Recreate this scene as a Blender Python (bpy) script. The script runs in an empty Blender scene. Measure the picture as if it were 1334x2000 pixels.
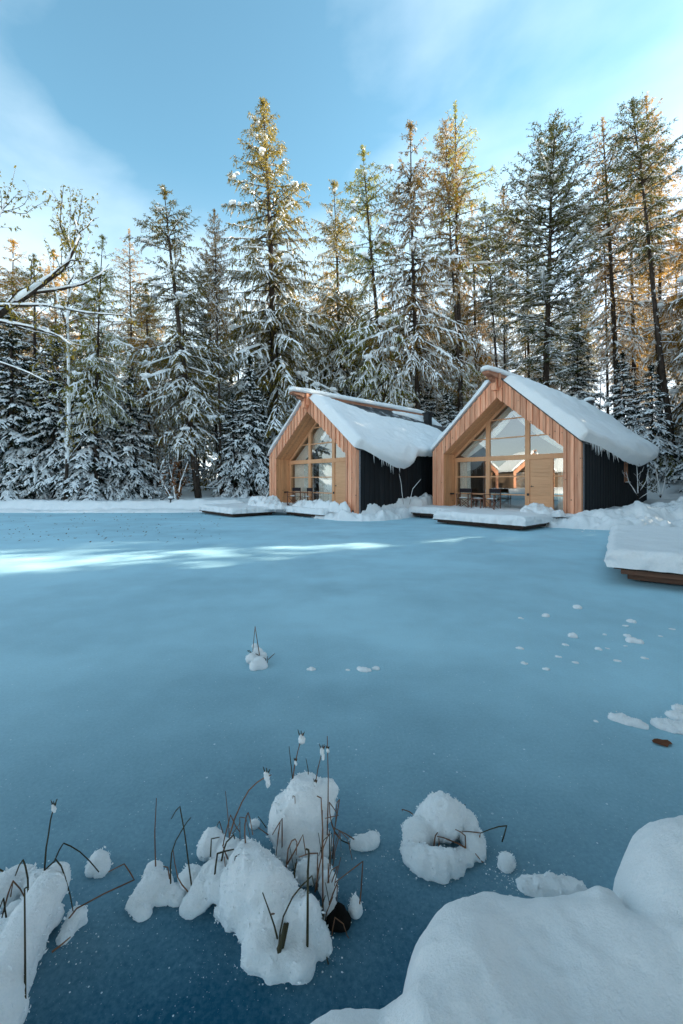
import bpy, bmesh, math, random
import numpy as np
from mathutils import Vector, Matrix

random.seed(7)
SC = bpy.context.scene
COL = SC.collection
F, CX, HY, H = 800.0, 667.0, 940.0, 1.6          # focal length, principal column, horizon row, eye height

# ------------------------------------------------------------------ camera, sky, sun, exposure
cam_d = bpy.data.cameras.new('camera')
cam_d.sensor_fit = 'VERTICAL'
cam_d.sensor_height = 36.0
cam_d.lens = F / 2000 * 36
cam_d.shift_y = -0.03
cam_d.clip_start = 0.05
cam_d.clip_end = 3000
cam = bpy.data.objects.new('camera', cam_d)
COL.objects.link(cam)
cam.location = (0, 0, H)
cam.rotation_euler = (math.radians(90), 0, 0)
SC.camera = cam

SUN_AZ = math.radians(70)       # clockwise from +Y (view direction)
SUN_EL = math.radians(19)
sun_dir = Vector((math.sin(SUN_AZ) * math.cos(SUN_EL), math.cos(SUN_AZ) * math.cos(SUN_EL), math.sin(SUN_EL)))

world = bpy.data.worlds.new('World')
SC.world = world
world.use_nodes = True
wn, wl = world.node_tree.nodes, world.node_tree.links
wn.clear()


def N(tree, typ, **kw):
    n = tree.nodes.new(typ)
    for k, v in kw.items():
        if k.startswith('_'):
            setattr(n, k[1:], v)
        else:
            n.inputs[k.replace('__', ' ')].default_value = v
    return n


wt = world.node_tree
sky = N(wt, 'ShaderNodeTexSky', _sky_type='NISHITA', _sun_disc=False)
sky.sun_elevation = SUN_EL
sky.sun_rotation = SUN_AZ
sky.altitude = 900
sky.air_density = 1.0
sky.dust_density = 1.1
sky.ozone_density = 1.0
tint = N(wt, 'ShaderNodeMix', _data_type='RGBA', _blend_type='MULTIPLY')
sepr = N(wt, 'ShaderNodeSeparateColor')
wl.new(sky.outputs[0], sepr.inputs[0])
tf = N(wt, 'ShaderNodeMapRange')
tf.inputs[1].default_value = 1.2
tf.inputs[2].default_value = 3.6
tf.inputs[3].default_value = 1.0
tf.inputs[4].default_value = 0.0
wl.new(sepr.outputs[0], tf.inputs[0])
wl.new(tf.outputs[0], tint.inputs[0])
tint.inputs[7].default_value = (0.57, 0.80, 0.70, 1)
wl.new(sky.outputs[0], tint.inputs[6])
tc = N(wt, 'ShaderNodeTexCoord')
mp = N(wt, 'ShaderNodeMapping')
mp.inputs['Scale'].default_value = (1.6, 1.6, 3.0)
mp.inputs['Location'].default_value = (-3.27, -3.94, -3.35)
wl.new(tc.outputs['Generated'], mp.inputs['Vector'])
nz = N(wt, 'ShaderNodeTexNoise', Scale=0.95, Detail=8.0, Roughness=0.5, Distortion=0.25)
wl.new(mp.outputs[0], nz.inputs['Vector'])
cr = N(wt, 'ShaderNodeValToRGB')
cr.color_ramp.elements[0].position = 0.41
cr.color_ramp.elements[1].position = 0.74
wl.new(nz.outputs[0], cr.inputs[0])
sep = N(wt, 'ShaderNodeSeparateXYZ')
wl.new(tc.outputs['Generated'], sep.inputs[0])
band = N(wt, 'ShaderNodeMapRange')          # thin cloud gathers towards the horizon
band.inputs[1].default_value = 1.0
band.inputs[2].default_value = 0.35
band.inputs[3].default_value = 0.45
wl.new(sep.outputs[2], band.inputs[0])
mul = N(wt, 'ShaderNodeMath', _operation='MULTIPLY')
wl.new(cr.outputs[0], mul.inputs[0])
wl.new(band.outputs[0], mul.inputs[1])
mul2 = N(wt, 'ShaderNodeMath', _operation='MULTIPLY')
mul2.inputs[1].default_value = 0.72
wl.new(mul.outputs[0], mul2.inputs[0])
cl = N(wt, 'ShaderNodeMix', _data_type='RGBA')
cl.inputs[7].default_value = (3.0, 3.4, 3.6, 1)
wl.new(mul2.outputs[0], cl.inputs[0])
wl.new(tint.outputs[2], cl.inputs[6])
haze_r = N(wt, 'ShaderNodeMapRange', _interpolation_type='SMOOTHSTEP')      # pale low haze all round the horizon
haze_r.inputs[1].default_value = 0.60
haze_r.inputs[2].default_value = 0.12
haze_r.inputs[3].default_value = 0.0
haze_r.inputs[4].default_value = 0.75
wl.new(sep.outputs[2], haze_r.inputs[0])
hz = N(wt, 'ShaderNodeMix', _data_type='RGBA')
hz.inputs[7].default_value = (2.6, 2.9, 3.1, 1)
wl.new(haze_r.outputs[0], hz.inputs[0])
wl.new(cl.outputs[2], hz.inputs[6])
bg = N(wt, 'ShaderNodeBackground', Strength=0.05)
wl.new(hz.outputs[2], bg.inputs[0])
wo = N(wt, 'ShaderNodeOutputWorld')
wl.new(bg.outputs[0], wo.inputs[0])

sun_l = bpy.data.lights.new('sun', 'SUN')
sun_l.energy = 2.2
sun_l.angle = math.radians(0.5)
sun_l.color = (1.0, 0.88, 0.70)
sun = bpy.data.objects.new('sun', sun_l)
COL.objects.link(sun)
sun.rotation_euler = sun_dir.to_track_quat('Z', 'Y').to_euler()
sun.location = (30, 10, 30)

SC.view_settings.view_transform = 'Standard'
SC.view_settings.look = 'None'
SC.view_settings.gamma = 1
SC.view_settings.exposure = 3.4
SC.render.film_transparent = False
SC.cycles.max_bounces = 12
SC.cycles.diffuse_bounces = 8
SC.cycles.transparent_max_bounces = 12


# ------------------------------------------------------------------ helpers
def ray(px):
    return (px - CX) / F


def at_depth(px, py, d):
    return np.array([ray(px) * d, d, H + (HY - py) * d / F])


def on_plane(px, py, z=0.0):
    d = (H - z) * F / (py - HY)
    return np.array([ray(px) * d, d, z])


def link(o, parent=None):
    COL.objects.link(o)
    if parent is not None:
        o.parent = parent
    return o


def tag(o, label=None, cat=None, group=None, kind=None):
    if label:
        o['label'] = label
    if cat:
        o['category'] = cat
    if group:
        o['group'] = group
    if kind:
        o['kind'] = kind
    return o


def thing(name, label, cat, loc=(0, 0, 0), rz=0.0, group=None):
    o = bpy.data.objects.new(name, None)
    o.empty_display_size = 0.2
    COL.objects.link(o)
    o.location = loc
    o.rotation_euler = (0, 0, rz)
    return tag(o, label, cat, group)


def obj(name, me, m=None, parent=None, loc=None, rot=None):
    o = bpy.data.objects.new(name, me)
    if m is not None and not me.materials:
        me.materials.append(m)
    link(o, parent)
    if loc is not None:
        o.location = loc
    if rot is not None:
        o.rotation_euler = rot
    return o


class MB:
    """collects numpy vertices and faces and turns them into one mesh"""
    def __init__(s):
        s.v, s.q, s.t, s.n, s.ng = [], [], [], 0, []

    def add(s, v, q=None, t=None):
        v = np.asarray(v, float).reshape(-1, 3)
        if q is not None and len(q):
            s.q.append(np.asarray(q, int).reshape(-1, 4) + s.n)
        if t is not None and len(t):
            s.t.append(np.asarray(t, int).reshape(-1, 3) + s.n)
        s.v.append(v)
        s.n += len(v)

    def poly(s, pts):
        """an n-gon"""
        b = s.n
        s.v.append(np.asarray(pts, float))
        s.n += len(pts)
        s.ng.append([b + i for i in range(len(pts))])

    def box(s, x0, x1, y0, y1, z0, z1):
        v = [(x, y, z) for z in (z0, z1) for y in (y0, y1) for x in (x0, x1)]
        s.add(v, q=[(0, 2, 3, 1), (4, 5, 7, 6), (0, 1, 5, 4), (2, 6, 7, 3), (0, 4, 6, 2), (1, 3, 7, 5)])

    def prism(s, poly2, axis, a0, a1):
        """extrude a 2-D polygon (list of pairs) along axis 'y' (pairs are x,z), 'x' (pairs y,z) or 'z'"""
        def pt(p, a):
            return {'y': (p[0], a, p[1]), 'x': (a, p[0], p[1]), 'z': (p[0], p[1], a)}[axis]
        n = len(poly2)
        b = s.n
        s.v.append(np.array([pt(p, a0) for p in poly2] + [pt(p, a1) for p in poly2], float))
        s.n += 2 * n
        s.ng.append([b + i for i in range(n)])
        s.ng.append([b + n + i for i in reversed(range(n))])
        for i in range(n):
            j = (i + 1) % n
            s.ng.append([b + i, b + n + i, b + n + j, b + j])

    def tube(s, pts, radii, sides=6, flat=1.0, cap=True):
        pts = np.asarray(pts, float)
        n = len(pts)
        radii = np.broadcast_to(np.asarray(radii, float), (n,))
        tan = np.gradient(pts, axis=0)
        tan /= np.linalg.norm(tan, axis=1)[:, None] + 1e-9
        ref = np.array([0, 0, 1.0]) if abs(tan[:, 2]).mean() < 0.8 else np.array([0, 1.0, 0])
        a = np.cross(tan, ref)
        a /= np.linalg.norm(a, axis=1)[:, None] + 1e-9
        b = np.cross(a, tan)
        th = np.arange(sides) * 2 * math.pi / sides
        ring = (a[:, None, :] * np.cos(th)[None, :, None] + flat * b[:, None, :] * np.sin(th)[None, :, None])
        v = (pts[:, None, :] + ring * radii[:, None, None]).reshape(-1, 3)
        q = []
        for i in range(n - 1):
            for k in range(sides):
                k2 = (k + 1) % sides
                q.append((i * sides + k, i * sides + k2, (i + 1) * sides + k2, (i + 1) * sides + k))
        base = s.n
        s.add(v, q=q)
        if cap:
            s.ng.append([base + k for k in reversed(range(sides))])
            s.ng.append([base + (n - 1) * sides + k for k in range(sides)])

    def mesh(s, name, smooth=False):
        me = bpy.data.meshes.new(name)
        v = np.concatenate(s.v) if s.v else np.zeros((0, 3))
        loops, starts, totals, pos = [], [], [], 0
        for arr, k in [(s.q, 4), (s.t, 3)]:
            if arr:
                a = np.concatenate(arr)
                loops.append(a.ravel())
                starts.append(pos + np.arange(len(a)) * k)
                totals.append(np.full(len(a), k))
                pos += a.size
        for g in s.ng:
            loops.append(np.array(g))
            starts.append(np.array([pos]))
            totals.append(np.array([len(g)]))
            pos += len(g)
        me.vertices.add(len(v))
        me.vertices.foreach_set('co', v.ravel())
        L = np.concatenate(loops)
        me.loops.add(len(L))
        me.loops.foreach_set('vertex_index', L.astype(np.int32))
        S = np.concatenate(starts)
        me.polygons.add(len(S))
        me.polygons.foreach_set('loop_start', S.astype(np.int32))
        me.update(calc_edges=True)
        me.validate()
        me.polygons.foreach_set('use_smooth', np.full(len(me.polygons), bool(smooth)))
        return me


# ---- numpy noise
def _h(ix, iy, iz, seed):
    n = (ix.astype(np.int64) * 374761393 + iy.astype(np.int64) * 668265263 + iz.astype(np.int64) * 2147483647 + seed * 1274126177) & 0xffffffff
    n = ((n ^ (n >> 13)) * 1274126177) & 0xffffffff
    n = n ^ (n >> 16)
    return (n & 0xffff) / 65535.0


def vnoise(x, y, z=None, seed=0):
    x, y = np.asarray(x, float), np.asarray(y, float)
    z = np.zeros_like(x) if z is None else np.asarray(z, float)
    ix, iy, iz = np.floor(x), np.floor(y), np.floor(z)
    fx, fy, fz = x - ix, y - iy, z - iz
    ux, uy, uz = [f * f * (3 - 2 * f) for f in (fx, fy, fz)]
    r = 0
    for dx in (0, 1):
        for dy in (0, 1):
            for dz in (0, 1):
                w = (ux if dx else 1 - ux) * (uy if dy else 1 - uy) * (uz if dz else 1 - uz)
                r = r + w * _h(ix + dx, iy + dy, iz + dz, seed)
    return r * 2 - 1


def fbm(x, y, z=None, oct=4, seed=0, gain=0.5):
    r, a, f = 0, 1.0, 1.0
    for o in range(oct):
        r = r + a * vnoise(np.asarray(x) * f, np.asarray(y) * f, None if z is None else np.asarray(z) * f, seed + o * 17)
        a *= gain
        f *= 2.03
    return r


def worley(x, y, seed=0):
    ix, iy = np.floor(x), np.floor(y)
    best = np.full(np.shape(x), 9.0)
    for dx in (-1, 0, 1):
        for dy in (-1, 0, 1):
            cx = ix + dx + _h(ix + dx, iy + dy, np.zeros_like(ix), seed)
            cy = iy + dy + _h(ix + dx, iy + dy, np.ones_like(ix), seed)
            best = np.minimum(best, np.hypot(cx - x, cy - y))
    return best


def sstep(a, b, x):
    t = np.clip((x - a) / (b - a), 0, 1)
    return t * t * (3 - 2 * t)


def poly_sdf(x, y, P):
    """signed distance to polygon P, positive inside"""
    P = np.asarray(P, float)
    d = np.full(np.shape(x), 1e9)
    ins = np.zeros(np.shape(x), bool)
    n = len(P)
    for i in range(n):
        ax, ay = P[i]
        bx, by = P[(i + 1) % n]
        ex, ey = bx - ax, by - ay
        t = np.clip(((x - ax) * ex + (y - ay) * ey) / (ex * ex + ey * ey + 1e-12), 0, 1)
        d = np.minimum(d, np.hypot(x - ax - t * ex, y - ay - t * ey))
        c = ((ay > y) != (by > y)) & (x < (bx - ax) * (y - ay) / (by - ay + 1e-12) + ax)
        ins ^= c
    return np.where(ins, d, -d)


def smooth_poly(P, it=2):
    P = np.asarray(P, float)
    for _ in range(it):
        Q = np.roll(P, -1, axis=0)
        P = np.stack([P * .75 + Q * .25, P * .25 + Q * .75], 1).reshape(-1, 2)
    return P


def grid_mesh(name, X, Y, Z, smooth=True, skip=None):
    ny, nx = X.shape
    v = np.stack([X, Y, Z], -1).reshape(-1, 3)
    idx = np.arange(nx * ny).reshape(ny, nx)
    q = np.stack([idx[:-1, :-1], idx[:-1, 1:], idx[1:, 1:], idx[1:, :-1]], -1)
    if skip is not None:
        q = q[~(skip[:-1, :-1] & skip[:-1, 1:] & skip[1:, 1:] & skip[1:, :-1])]
    mb = MB()
    mb.add(v, q=q.reshape(-1, 4))
    return mb.mesh(name, smooth)


def remeshed_blobs(name, blobs, voxel, noise=0.015, nscale=14, seed=0, fuzz=0.0, floor=None):
    """one soft lump out of overlapping ellipsoids (x, y, z, rx, ry, rz)"""
    bm = bmesh.new()
    for (x, y, z, rx, ry, rz) in blobs:
        bmesh.ops.create_icosphere(bm, subdivisions=3, radius=1.0, matrix=Matrix.Translation((x, y, z)) @ Matrix.Diagonal((rx, ry, rz, 1)))
    me = bpy.data.meshes.new(name + '_raw')
    bm.to_mesh(me)
    bm.free()
    o = bpy.data.objects.new('tmp', me)
    COL.objects.link(o)
    m = o.modifiers.new('r', 'REMESH')
    m.mode = 'VOXEL'
    m.voxel_size = voxel
    s = o.modifiers.new('s', 'SMOOTH')
    s.factor = 0.5
    s.iterations = 9
    dg = bpy.context.evaluated_depsgraph_get()
    out = bpy.data.meshes.new_from_object(o.evaluated_get(dg))
    bpy.data.objects.remove(o)
    bpy.data.meshes.remove(me)
    out.name = name
    n = len(out.vertices)
    co = np.empty(n * 3)
    out.vertices.foreach_get('co', co)
    co = co.reshape(-1, 3)
    no = np.empty(n * 3)
    out.vertices.foreach_get('normal', no)
    no = no.reshape(-1, 3)
    k = nscale
    bil = lambda f, s: 1 - 2 * abs(vnoise(co[:, 0] * k * f, co[:, 1] * k * f, co[:, 2] * k * f, s))
    d = noise * (0.55 * vnoise(co[:, 0] * k * .5, co[:, 1] * k * .5, co[:, 2] * k * .5, seed) + 0.42 * bil(1.1, seed + 1) + 0.26 * bil(2.7, seed + 2) + 0.10 * bil(6, seed + 3))
    if fuzz:
        d = d + fuzz * np.maximum(0, vnoise(co[:, 0] * 90, co[:, 1] * 90, co[:, 2] * 90, seed + 5)) ** 1.5
    co = co + no * d[:, None]
    if floor is not None:
        co[:, 2] = np.maximum(co[:, 2], floor)
    out.vertices.foreach_set('co', co.ravel())
    out.polygons.foreach_set('use_smooth', np.ones(len(out.polygons), bool))
    out.update()
    return out


# ------------------------------------------------------------------ materials
def new_mat(name):
    m = bpy.data.materials.new(name)
    m.use_nodes = True
    t = m.node_tree
    t.nodes.clear()
    out = t.nodes.new('ShaderNodeOutputMaterial')
    return m, t, out


def ramp(t, fac, c0, c1, p0=0.3, p1=0.7):
    r = t.nodes.new('ShaderNodeValToRGB')
    r.color_ramp.elements[0].position = p0
    r.color_ramp.elements[1].position = p1
    r.color_ramp.elements[0].color = (*c0, 1)
    r.color_ramp.elements[1].color = (*c1, 1)
    t.links.new(fac, r.inputs[0])
    return r.outputs[0]


def mixc(t, fac, a, b, mode='MIX'):
    n = t.nodes.new('ShaderNodeMix')
    n.data_type = 'RGBA'
    n.blend_type = mode
    for sock, val in ((0, fac), (6, a), (7, b)):
        if hasattr(val, 'is_output'):
            t.links.new(val, n.inputs[sock])
        else:
            n.inputs[sock].default_value = val if sock == 0 else (*val, 1)
    return n.outputs[2]


def math_n(t, op, a, b=None):
    n = t.nodes.new('ShaderNodeMath')
    n.operation = op
    for i, v in enumerate((a, b)):
        if v is None:
            continue
        if hasattr(v, 'is_output'):
            t.links.new(v, n.inputs[i])
        else:
            n.inputs[i].default_value = v
    return n.outputs[0]


def noise_n(t, scale, detail=4, rough=0.5, vec=None, scl=None, coord='Object'):
    tcn = t.nodes.new('ShaderNodeTexCoord')
    v = tcn.outputs[coord]
    if scl is not None:
        mpn = t.nodes.new('ShaderNodeMapping')
        mpn.inputs['Scale'].default_value = scl
        t.links.new(v, mpn.inputs[0])
        v = mpn.outputs[0]
    n = t.nodes.new('ShaderNodeTexNoise')
    n.inputs['Scale'].default_value = scale
    n.inputs['Detail'].default_value = detail
    n.inputs['Roughness'].default_value = rough
    t.links.new(v, n.inputs['Vector'])
    return n.outputs[0]


def bump(t, h, strength, dist):
    b = t.nodes.new('ShaderNodeBump')
    b.inputs['Strength'].default_value = strength
    b.inputs['Distance'].default_value = dist
    t.links.new(h, b.inputs['Height'])
    return b.outputs[0]


def principled(t, out, color, rough=0.6, spec=0.4, normal=None, **kw):
    p = t.nodes.new('ShaderNodeBsdfPrincipled')
    if hasattr(color, 'is_output'):
        t.links.new(color, p.inputs['Base Color'])
    else:
        p.inputs['Base Color'].default_value = (*color, 1)
    if hasattr(rough, 'is_output'):
        t.links.new(rough, p.inputs['Roughness'])
    else:
        p.inputs['Roughness'].default_value = rough
    p.inputs['Specular IOR Level'].default_value = spec
    if normal is not None:
        t.links.new(normal, p.inputs['Normal'])
    for k, v in kw.items():
        p.inputs[k.replace('__', ' ')].default_value = v
    t.links.new(p.outputs[0], out.inputs[0])
    return p


def snow_mat(name, fine=60.0, amp=0.004, big=4.0, bigamp=0.02, sss=0.0):
    m, t, out = new_mat(name)
    n1 = noise_n(t, fine, 6, 0.65, coord='Object')
    n2 = noise_n(t, big, 4, 0.5, coord='Object')
    b1 = bump(t, n1, 0.7, amp)
    b = t.nodes.new('ShaderNodeBump')
    b.inputs['Strength'].default_value = 0.6
    b.inputs['Distance'].default_value = bigamp
    t.links.new(n2, b.inputs['Height'])
    t.links.new(b1, b.inputs['Normal'])
    c = ramp(t, n1, (0.80, 0.845, 0.865), (0.89, 0.91, 0.92), 0.3, 0.7)
    p = principled(t, out, c, 0.65, 0.25, b.outputs[0])
    if sss:
        p.inputs['Subsurface Weight'].default_value = sss
        p.inputs['Subsurface Radius'].default_value = (0.02, 0.03, 0.04)
        p.inputs['Subsurface Scale'].default_value = 1.0
    return m


M = {}
M['snow'] = snow_mat('snow', 30, 0.012, 3.0, 0.05)
M['snow_near'] = snow_mat('snow_near', 130, 0.006, 22, 0.012)
M['snow_tree'], t, out = new_mat('snow_on_trees')
principled(t, out, (0.86, 0.89, 0.91), 0.7, 0.2)


def ice_mat():
    m, t, out = new_mat('frosted_ice')
    big = noise_n(t, 0.22, 5, 0.55, scl=(1, 1.6, 1))
    mid = noise_n(t, 1.4, 5, 0.6)
    fine = noise_n(t, 55, 4, 0.7)
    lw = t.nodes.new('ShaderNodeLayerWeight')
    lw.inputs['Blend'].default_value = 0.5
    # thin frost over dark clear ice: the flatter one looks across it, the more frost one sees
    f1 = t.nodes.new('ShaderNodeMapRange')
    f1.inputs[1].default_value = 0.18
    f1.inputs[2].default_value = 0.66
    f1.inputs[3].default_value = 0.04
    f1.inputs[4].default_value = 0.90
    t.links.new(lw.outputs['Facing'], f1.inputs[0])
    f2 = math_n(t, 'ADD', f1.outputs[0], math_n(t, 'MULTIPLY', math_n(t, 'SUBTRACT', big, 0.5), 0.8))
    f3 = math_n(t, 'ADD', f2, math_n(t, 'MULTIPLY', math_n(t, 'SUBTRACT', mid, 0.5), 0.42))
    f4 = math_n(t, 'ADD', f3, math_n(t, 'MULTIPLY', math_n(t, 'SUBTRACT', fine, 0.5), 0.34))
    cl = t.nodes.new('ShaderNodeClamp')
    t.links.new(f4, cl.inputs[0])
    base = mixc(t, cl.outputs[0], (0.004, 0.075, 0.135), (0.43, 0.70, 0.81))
    # frost crystals: little white flecks of several sizes
    col = base
    for sc, th, st in ((22, 0.14, 0.85), (60, 0.18, 0.8), (140, 0.22, 0.6)):
        vo = t.nodes.new('ShaderNodeTexVoronoi')
        vo.inputs['Scale'].default_value = sc
        vo.inputs['Randomness'].default_value = 1.0
        tcn = t.nodes.new('ShaderNodeTexCoord')
        t.links.new(tcn.outputs['Object'], vo.inputs['Vector'])
        sepc = t.nodes.new('ShaderNodeSeparateColor')
        t.links.new(vo.outputs['Color'], sepc.inputs[0])
        size = math_n(t, 'MULTIPLY', math_n(t, 'POWER', sepc.outputs[0], 3.0), th)
        dot = math_n(t, 'LESS_THAN', vo.outputs['Distance'], size)
        fac = math_n(t, 'MULTIPLY', dot, math_n(t, 'MULTIPLY', sepc.outputs[1], st))
        col = mixc(t, fac, col, (0.75, 0.85, 0.9))
    nb = bump(t, fine, 0.35, 0.004)
    rough = t.nodes.new('ShaderNodeMapRange')
    rough.inputs[3].default_value = 0.34
    rough.inputs[4].default_value = 0.62
    t.links.new(cl.outputs[0], rough.inputs[0])
    principled(t, out, col, rough.outputs[0], 0.22, nb, IOR=1.31)
    return m


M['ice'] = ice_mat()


def wood_mat(name, c0, c1, knots=True, grain=(1, 1, 0.08), scale=14, rough=0.62, var=0.5):
    m, t, out = new_mat(name)
    oi = t.nodes.new('ShaderNodeObjectInfo')
    tcn = t.nodes.new('ShaderNodeTexCoord')
    addv = t.nodes.new('ShaderNodeVectorMath')
    addv.operation = 'ADD'
    sc = t.nodes.new('ShaderNodeVectorMath')
    sc.operation = 'SCALE'
    sc.inputs[0].default_value = (7.3, 3.1, 5.7)
    t.links.new(oi.outputs['Random'], sc.inputs['Scale'])
    t.links.new(tcn.outputs['Object'], addv.inputs[0])
    t.links.new(sc.outputs[0], addv.inputs[1])
    mpn = t.nodes.new('ShaderNodeMapping')
    mpn.inputs['Scale'].default_value = grain
    t.links.new(addv.outputs[0], mpn.inputs[0])
    n = t.nodes.new('ShaderNodeTexNoise')
    n.inputs['Scale'].default_value = scale
    n.inputs['Detail'].default_value = 6
    n.inputs['Roughness'].default_value = 0.6
    t.links.new(mpn.outputs[0], n.inputs['Vector'])
    col = ramp(t, n.outputs[0], c0, c1, 0.32, 0.7)
    val = math_n(t, 'ADD', math_n(t, 'MULTIPLY', oi.outputs['Random'], var), 1 - var / 2)
    hsv = t.nodes.new('ShaderNodeHueSaturation')
    t.links.new(val, hsv.inputs['Value'])
    t.links.new(col, hsv.inputs['Color'])
    col = hsv.outputs[0]
    if knots:
        vo = t.nodes.new('ShaderNodeTexVoronoi')
        vo.inputs['Scale'].default_value = 3.4
        t.links.new(addv.outputs[0], vo.inputs['Vector'])
        k = t.nodes.new('ShaderNodeMapRange')
        k.inputs[1].default_value = 0.05
        k.inputs[2].default_value = 0.12
        k.inputs[3].default_value = 0.75
        k.inputs[4].default_value = 0.0
        t.links.new(vo.outputs['Distance'], k.inputs[0])
        col = mixc(t, k.outputs[0], col, (0.06, 0.03, 0.018))
    principled(t, out, col, rough, 0.3, bump(t, n.outputs[0], 0.3, 0.003))
    return m


M['larch'] = wood_mat('larch_boards', (0.66, 0.27, 0.15), (0.86, 0.46, 0.29))
M['larch_in'] = wood_mat('larch_lining', (0.60, 0.28, 0.13), (0.78, 0.41, 0.21), var=0.2)
M['oak'] = wood_mat('frame_wood', (0.66, 0.34, 0.175), (0.76, 0.42, 0.235), knots=False, var=0.08)
M['door'] = wood_mat('door_planks', (0.68, 0.37, 0.20), (0.78, 0.46, 0.26), knots=False, grain=(0.08, 1, 1), scale=22, var=0.1)
M['beam'] = wood_mat('beam_wood', (0.33, 0.15, 0.09), (0.48, 0.24, 0.15), grain=(1, 0.06, 1), var=0.15)
M['black_boards'] = wood_mat('black_boards', (0.006, 0.008, 0.010), (0.014, 0.017, 0.020), knots=False, rough=0.7, var=0.5)
M['deck'] = wood_mat('deck_timber', (0.03, 0.017, 0.012), (0.06, 0.034, 0.024), knots=False, grain=(0.1, 1, 1), var=0.5)
M['deck_brown'] = wood_mat('deck_brown', (0.10, 0.05, 0.03), (0.19, 0.095, 0.06), knots=True, grain=(0.1, 1, 1), var=0.3)
M['chair_wood'] = wood_mat('chair_wood', (0.16, 0.075, 0.05), (0.24, 0.12, 0.08), knots=False)


def plain(name, c, rough=0.6, spec=0.3, metallic=0.0, nscale=20, namp=0.15):
    m, t, out = new_mat(name)
    n = noise_n(t, nscale, 4)
    a = tuple(x * (1 - namp) for x in c)
    b = tuple(min(1, x * (1 + namp)) for x in c)
    principled(t, out, ramp(t, n, a, b), rough, spec, None, Metallic=metallic)
    return m


M['metal_dark'] = plain('black_metal', (0.015, 0.016, 0.018), 0.45, 0.5)
M['zinc'] = plain('metal_trim', (0.42, 0.45, 0.50), 0.5, 0.4)
M['curtain'] = plain('linen_curtain', (0.80, 0.76, 0.69), 0.9, 0.1)
M['canvas'] = plain('chair_canvas', (0.035, 0.03, 0.035), 0.9, 0.1)
M['room'] = plain('room_lining', (0.22, 0.15, 0.10), 0.9, 0.1)
M['rock'] = plain('wet_black_stone', (0.008, 0.007, 0.006), 0.8, 0.1)
M['brown_leaf'] = plain('brown_leaf', (0.13, 0.045, 0.018), 0.7, 0.2)
M['stem'] = plain('reed_stem', (0.17, 0.085, 0.048), 0.7, 0.2, nscale=8, namp=0.5)
M['stem_dark'] = plain('reed_stem_dark', (0.045, 0.04, 0.02), 0.7, 0.2, nscale=8, namp=0.5)
M['bark'], t, out = new_mat('bark')
nb = noise_n(t, 9, 6, 0.6, scl=(1, 1, 0.25))
sn = noise_n(t, 2.6, 5, 0.7, scl=(1, 1, 0.6))
c = ramp(t, nb, (0.022, 0.017, 0.014), (0.085, 0.065, 0.052), 0.3, 0.75)
c = mixc(t, ramp(t, sn, (0, 0, 0), (1, 1, 1), 0.60, 0.66), c, (0.78, 0.81, 0.83))
principled(t, out, c, 0.9, 0.1, bump(t, nb, 0.6, 0.03))
M['bark_pale'], t, out = new_mat('bark_pale')
nb = noise_n(t, 9, 6, 0.6, scl=(1, 1, 0.25))
principled(t, out, ramp(t, nb, (0.10, 0.09, 0.08), (0.36, 0.34, 0.32), 0.3, 0.7), 0.9, 0.1)


def slate_mat():
    m, t, out = new_mat('slate_tiles')
    br = t.nodes.new('ShaderNodeTexBrick')
    tcn = t.nodes.new('ShaderNodeTexCoord')
    mpn = t.nodes.new('ShaderNodeMapping')
    mpn.inputs['Rotation'].default_value = (0, 0, math.radians(45))
    t.links.new(tcn.outputs['Object'], mpn.inputs[0])
    t.links.new(mpn.outputs[0], br.inputs['Vector'])
    br.inputs['Scale'].default_value = 3.4
    br.inputs['Color1'].default_value = (0.035, 0.043, 0.05, 1)
    br.inputs['Color2'].default_value = (0.06, 0.07, 0.08, 1)
    br.inputs['Mortar'].default_value = (0.012, 0.014, 0.016, 1)
    br.inputs['Mortar Size'].default_value = 0.03
    n = noise_n(t, 2.0, 5, 0.6)
    c = mixc(t, ramp(t, n, (0, 0, 0), (1, 1, 1), 0.52, 0.75), br.outputs[0], (0.6, 0.64, 0.67))
    principled(t, out, c, 0.5, 0.4)
    return m


M['slate'] = slate_mat()


def glass_mat():
    m, t, out = new_mat('window_glass')
    fr = t.nodes.new('ShaderNodeFresnel')
    fr.inputs['IOR'].default_value = 1.52
    fac = math_n(t, 'ADD', math_n(t, 'MULTIPLY', fr.outputs[0], 1.3), 0.16)
    geo = t.nodes.new('ShaderNodeNewGeometry')
    fac = math_n(t, 'MULTIPLY', fac, math_n(t, 'SUBTRACT', 1.0, geo.outputs['Backfacing']))
    g = t.nodes.new('ShaderNodeBsdfGlossy')
    g.inputs['Roughness'].default_value = 0.0
    g.inputs['Color'].default_value = (0.93, 0.97, 0.97, 1)
    tr = t.nodes.new('ShaderNodeBsdfTransparent')
    tr.inputs['Color'].default_value = (0.97, 0.985, 0.98, 1)
    mx = t.nodes.new('ShaderNodeMixShader')
    t.links.new(fac, mx.inputs[0])
    t.links.new(tr.outputs[0], mx.inputs[1])
    t.links.new(g.outputs[0], mx.inputs[2])
    t.links.new(mx.outputs[0], out.inputs[0])
    return m


M['glass'] = glass_mat()


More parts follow.
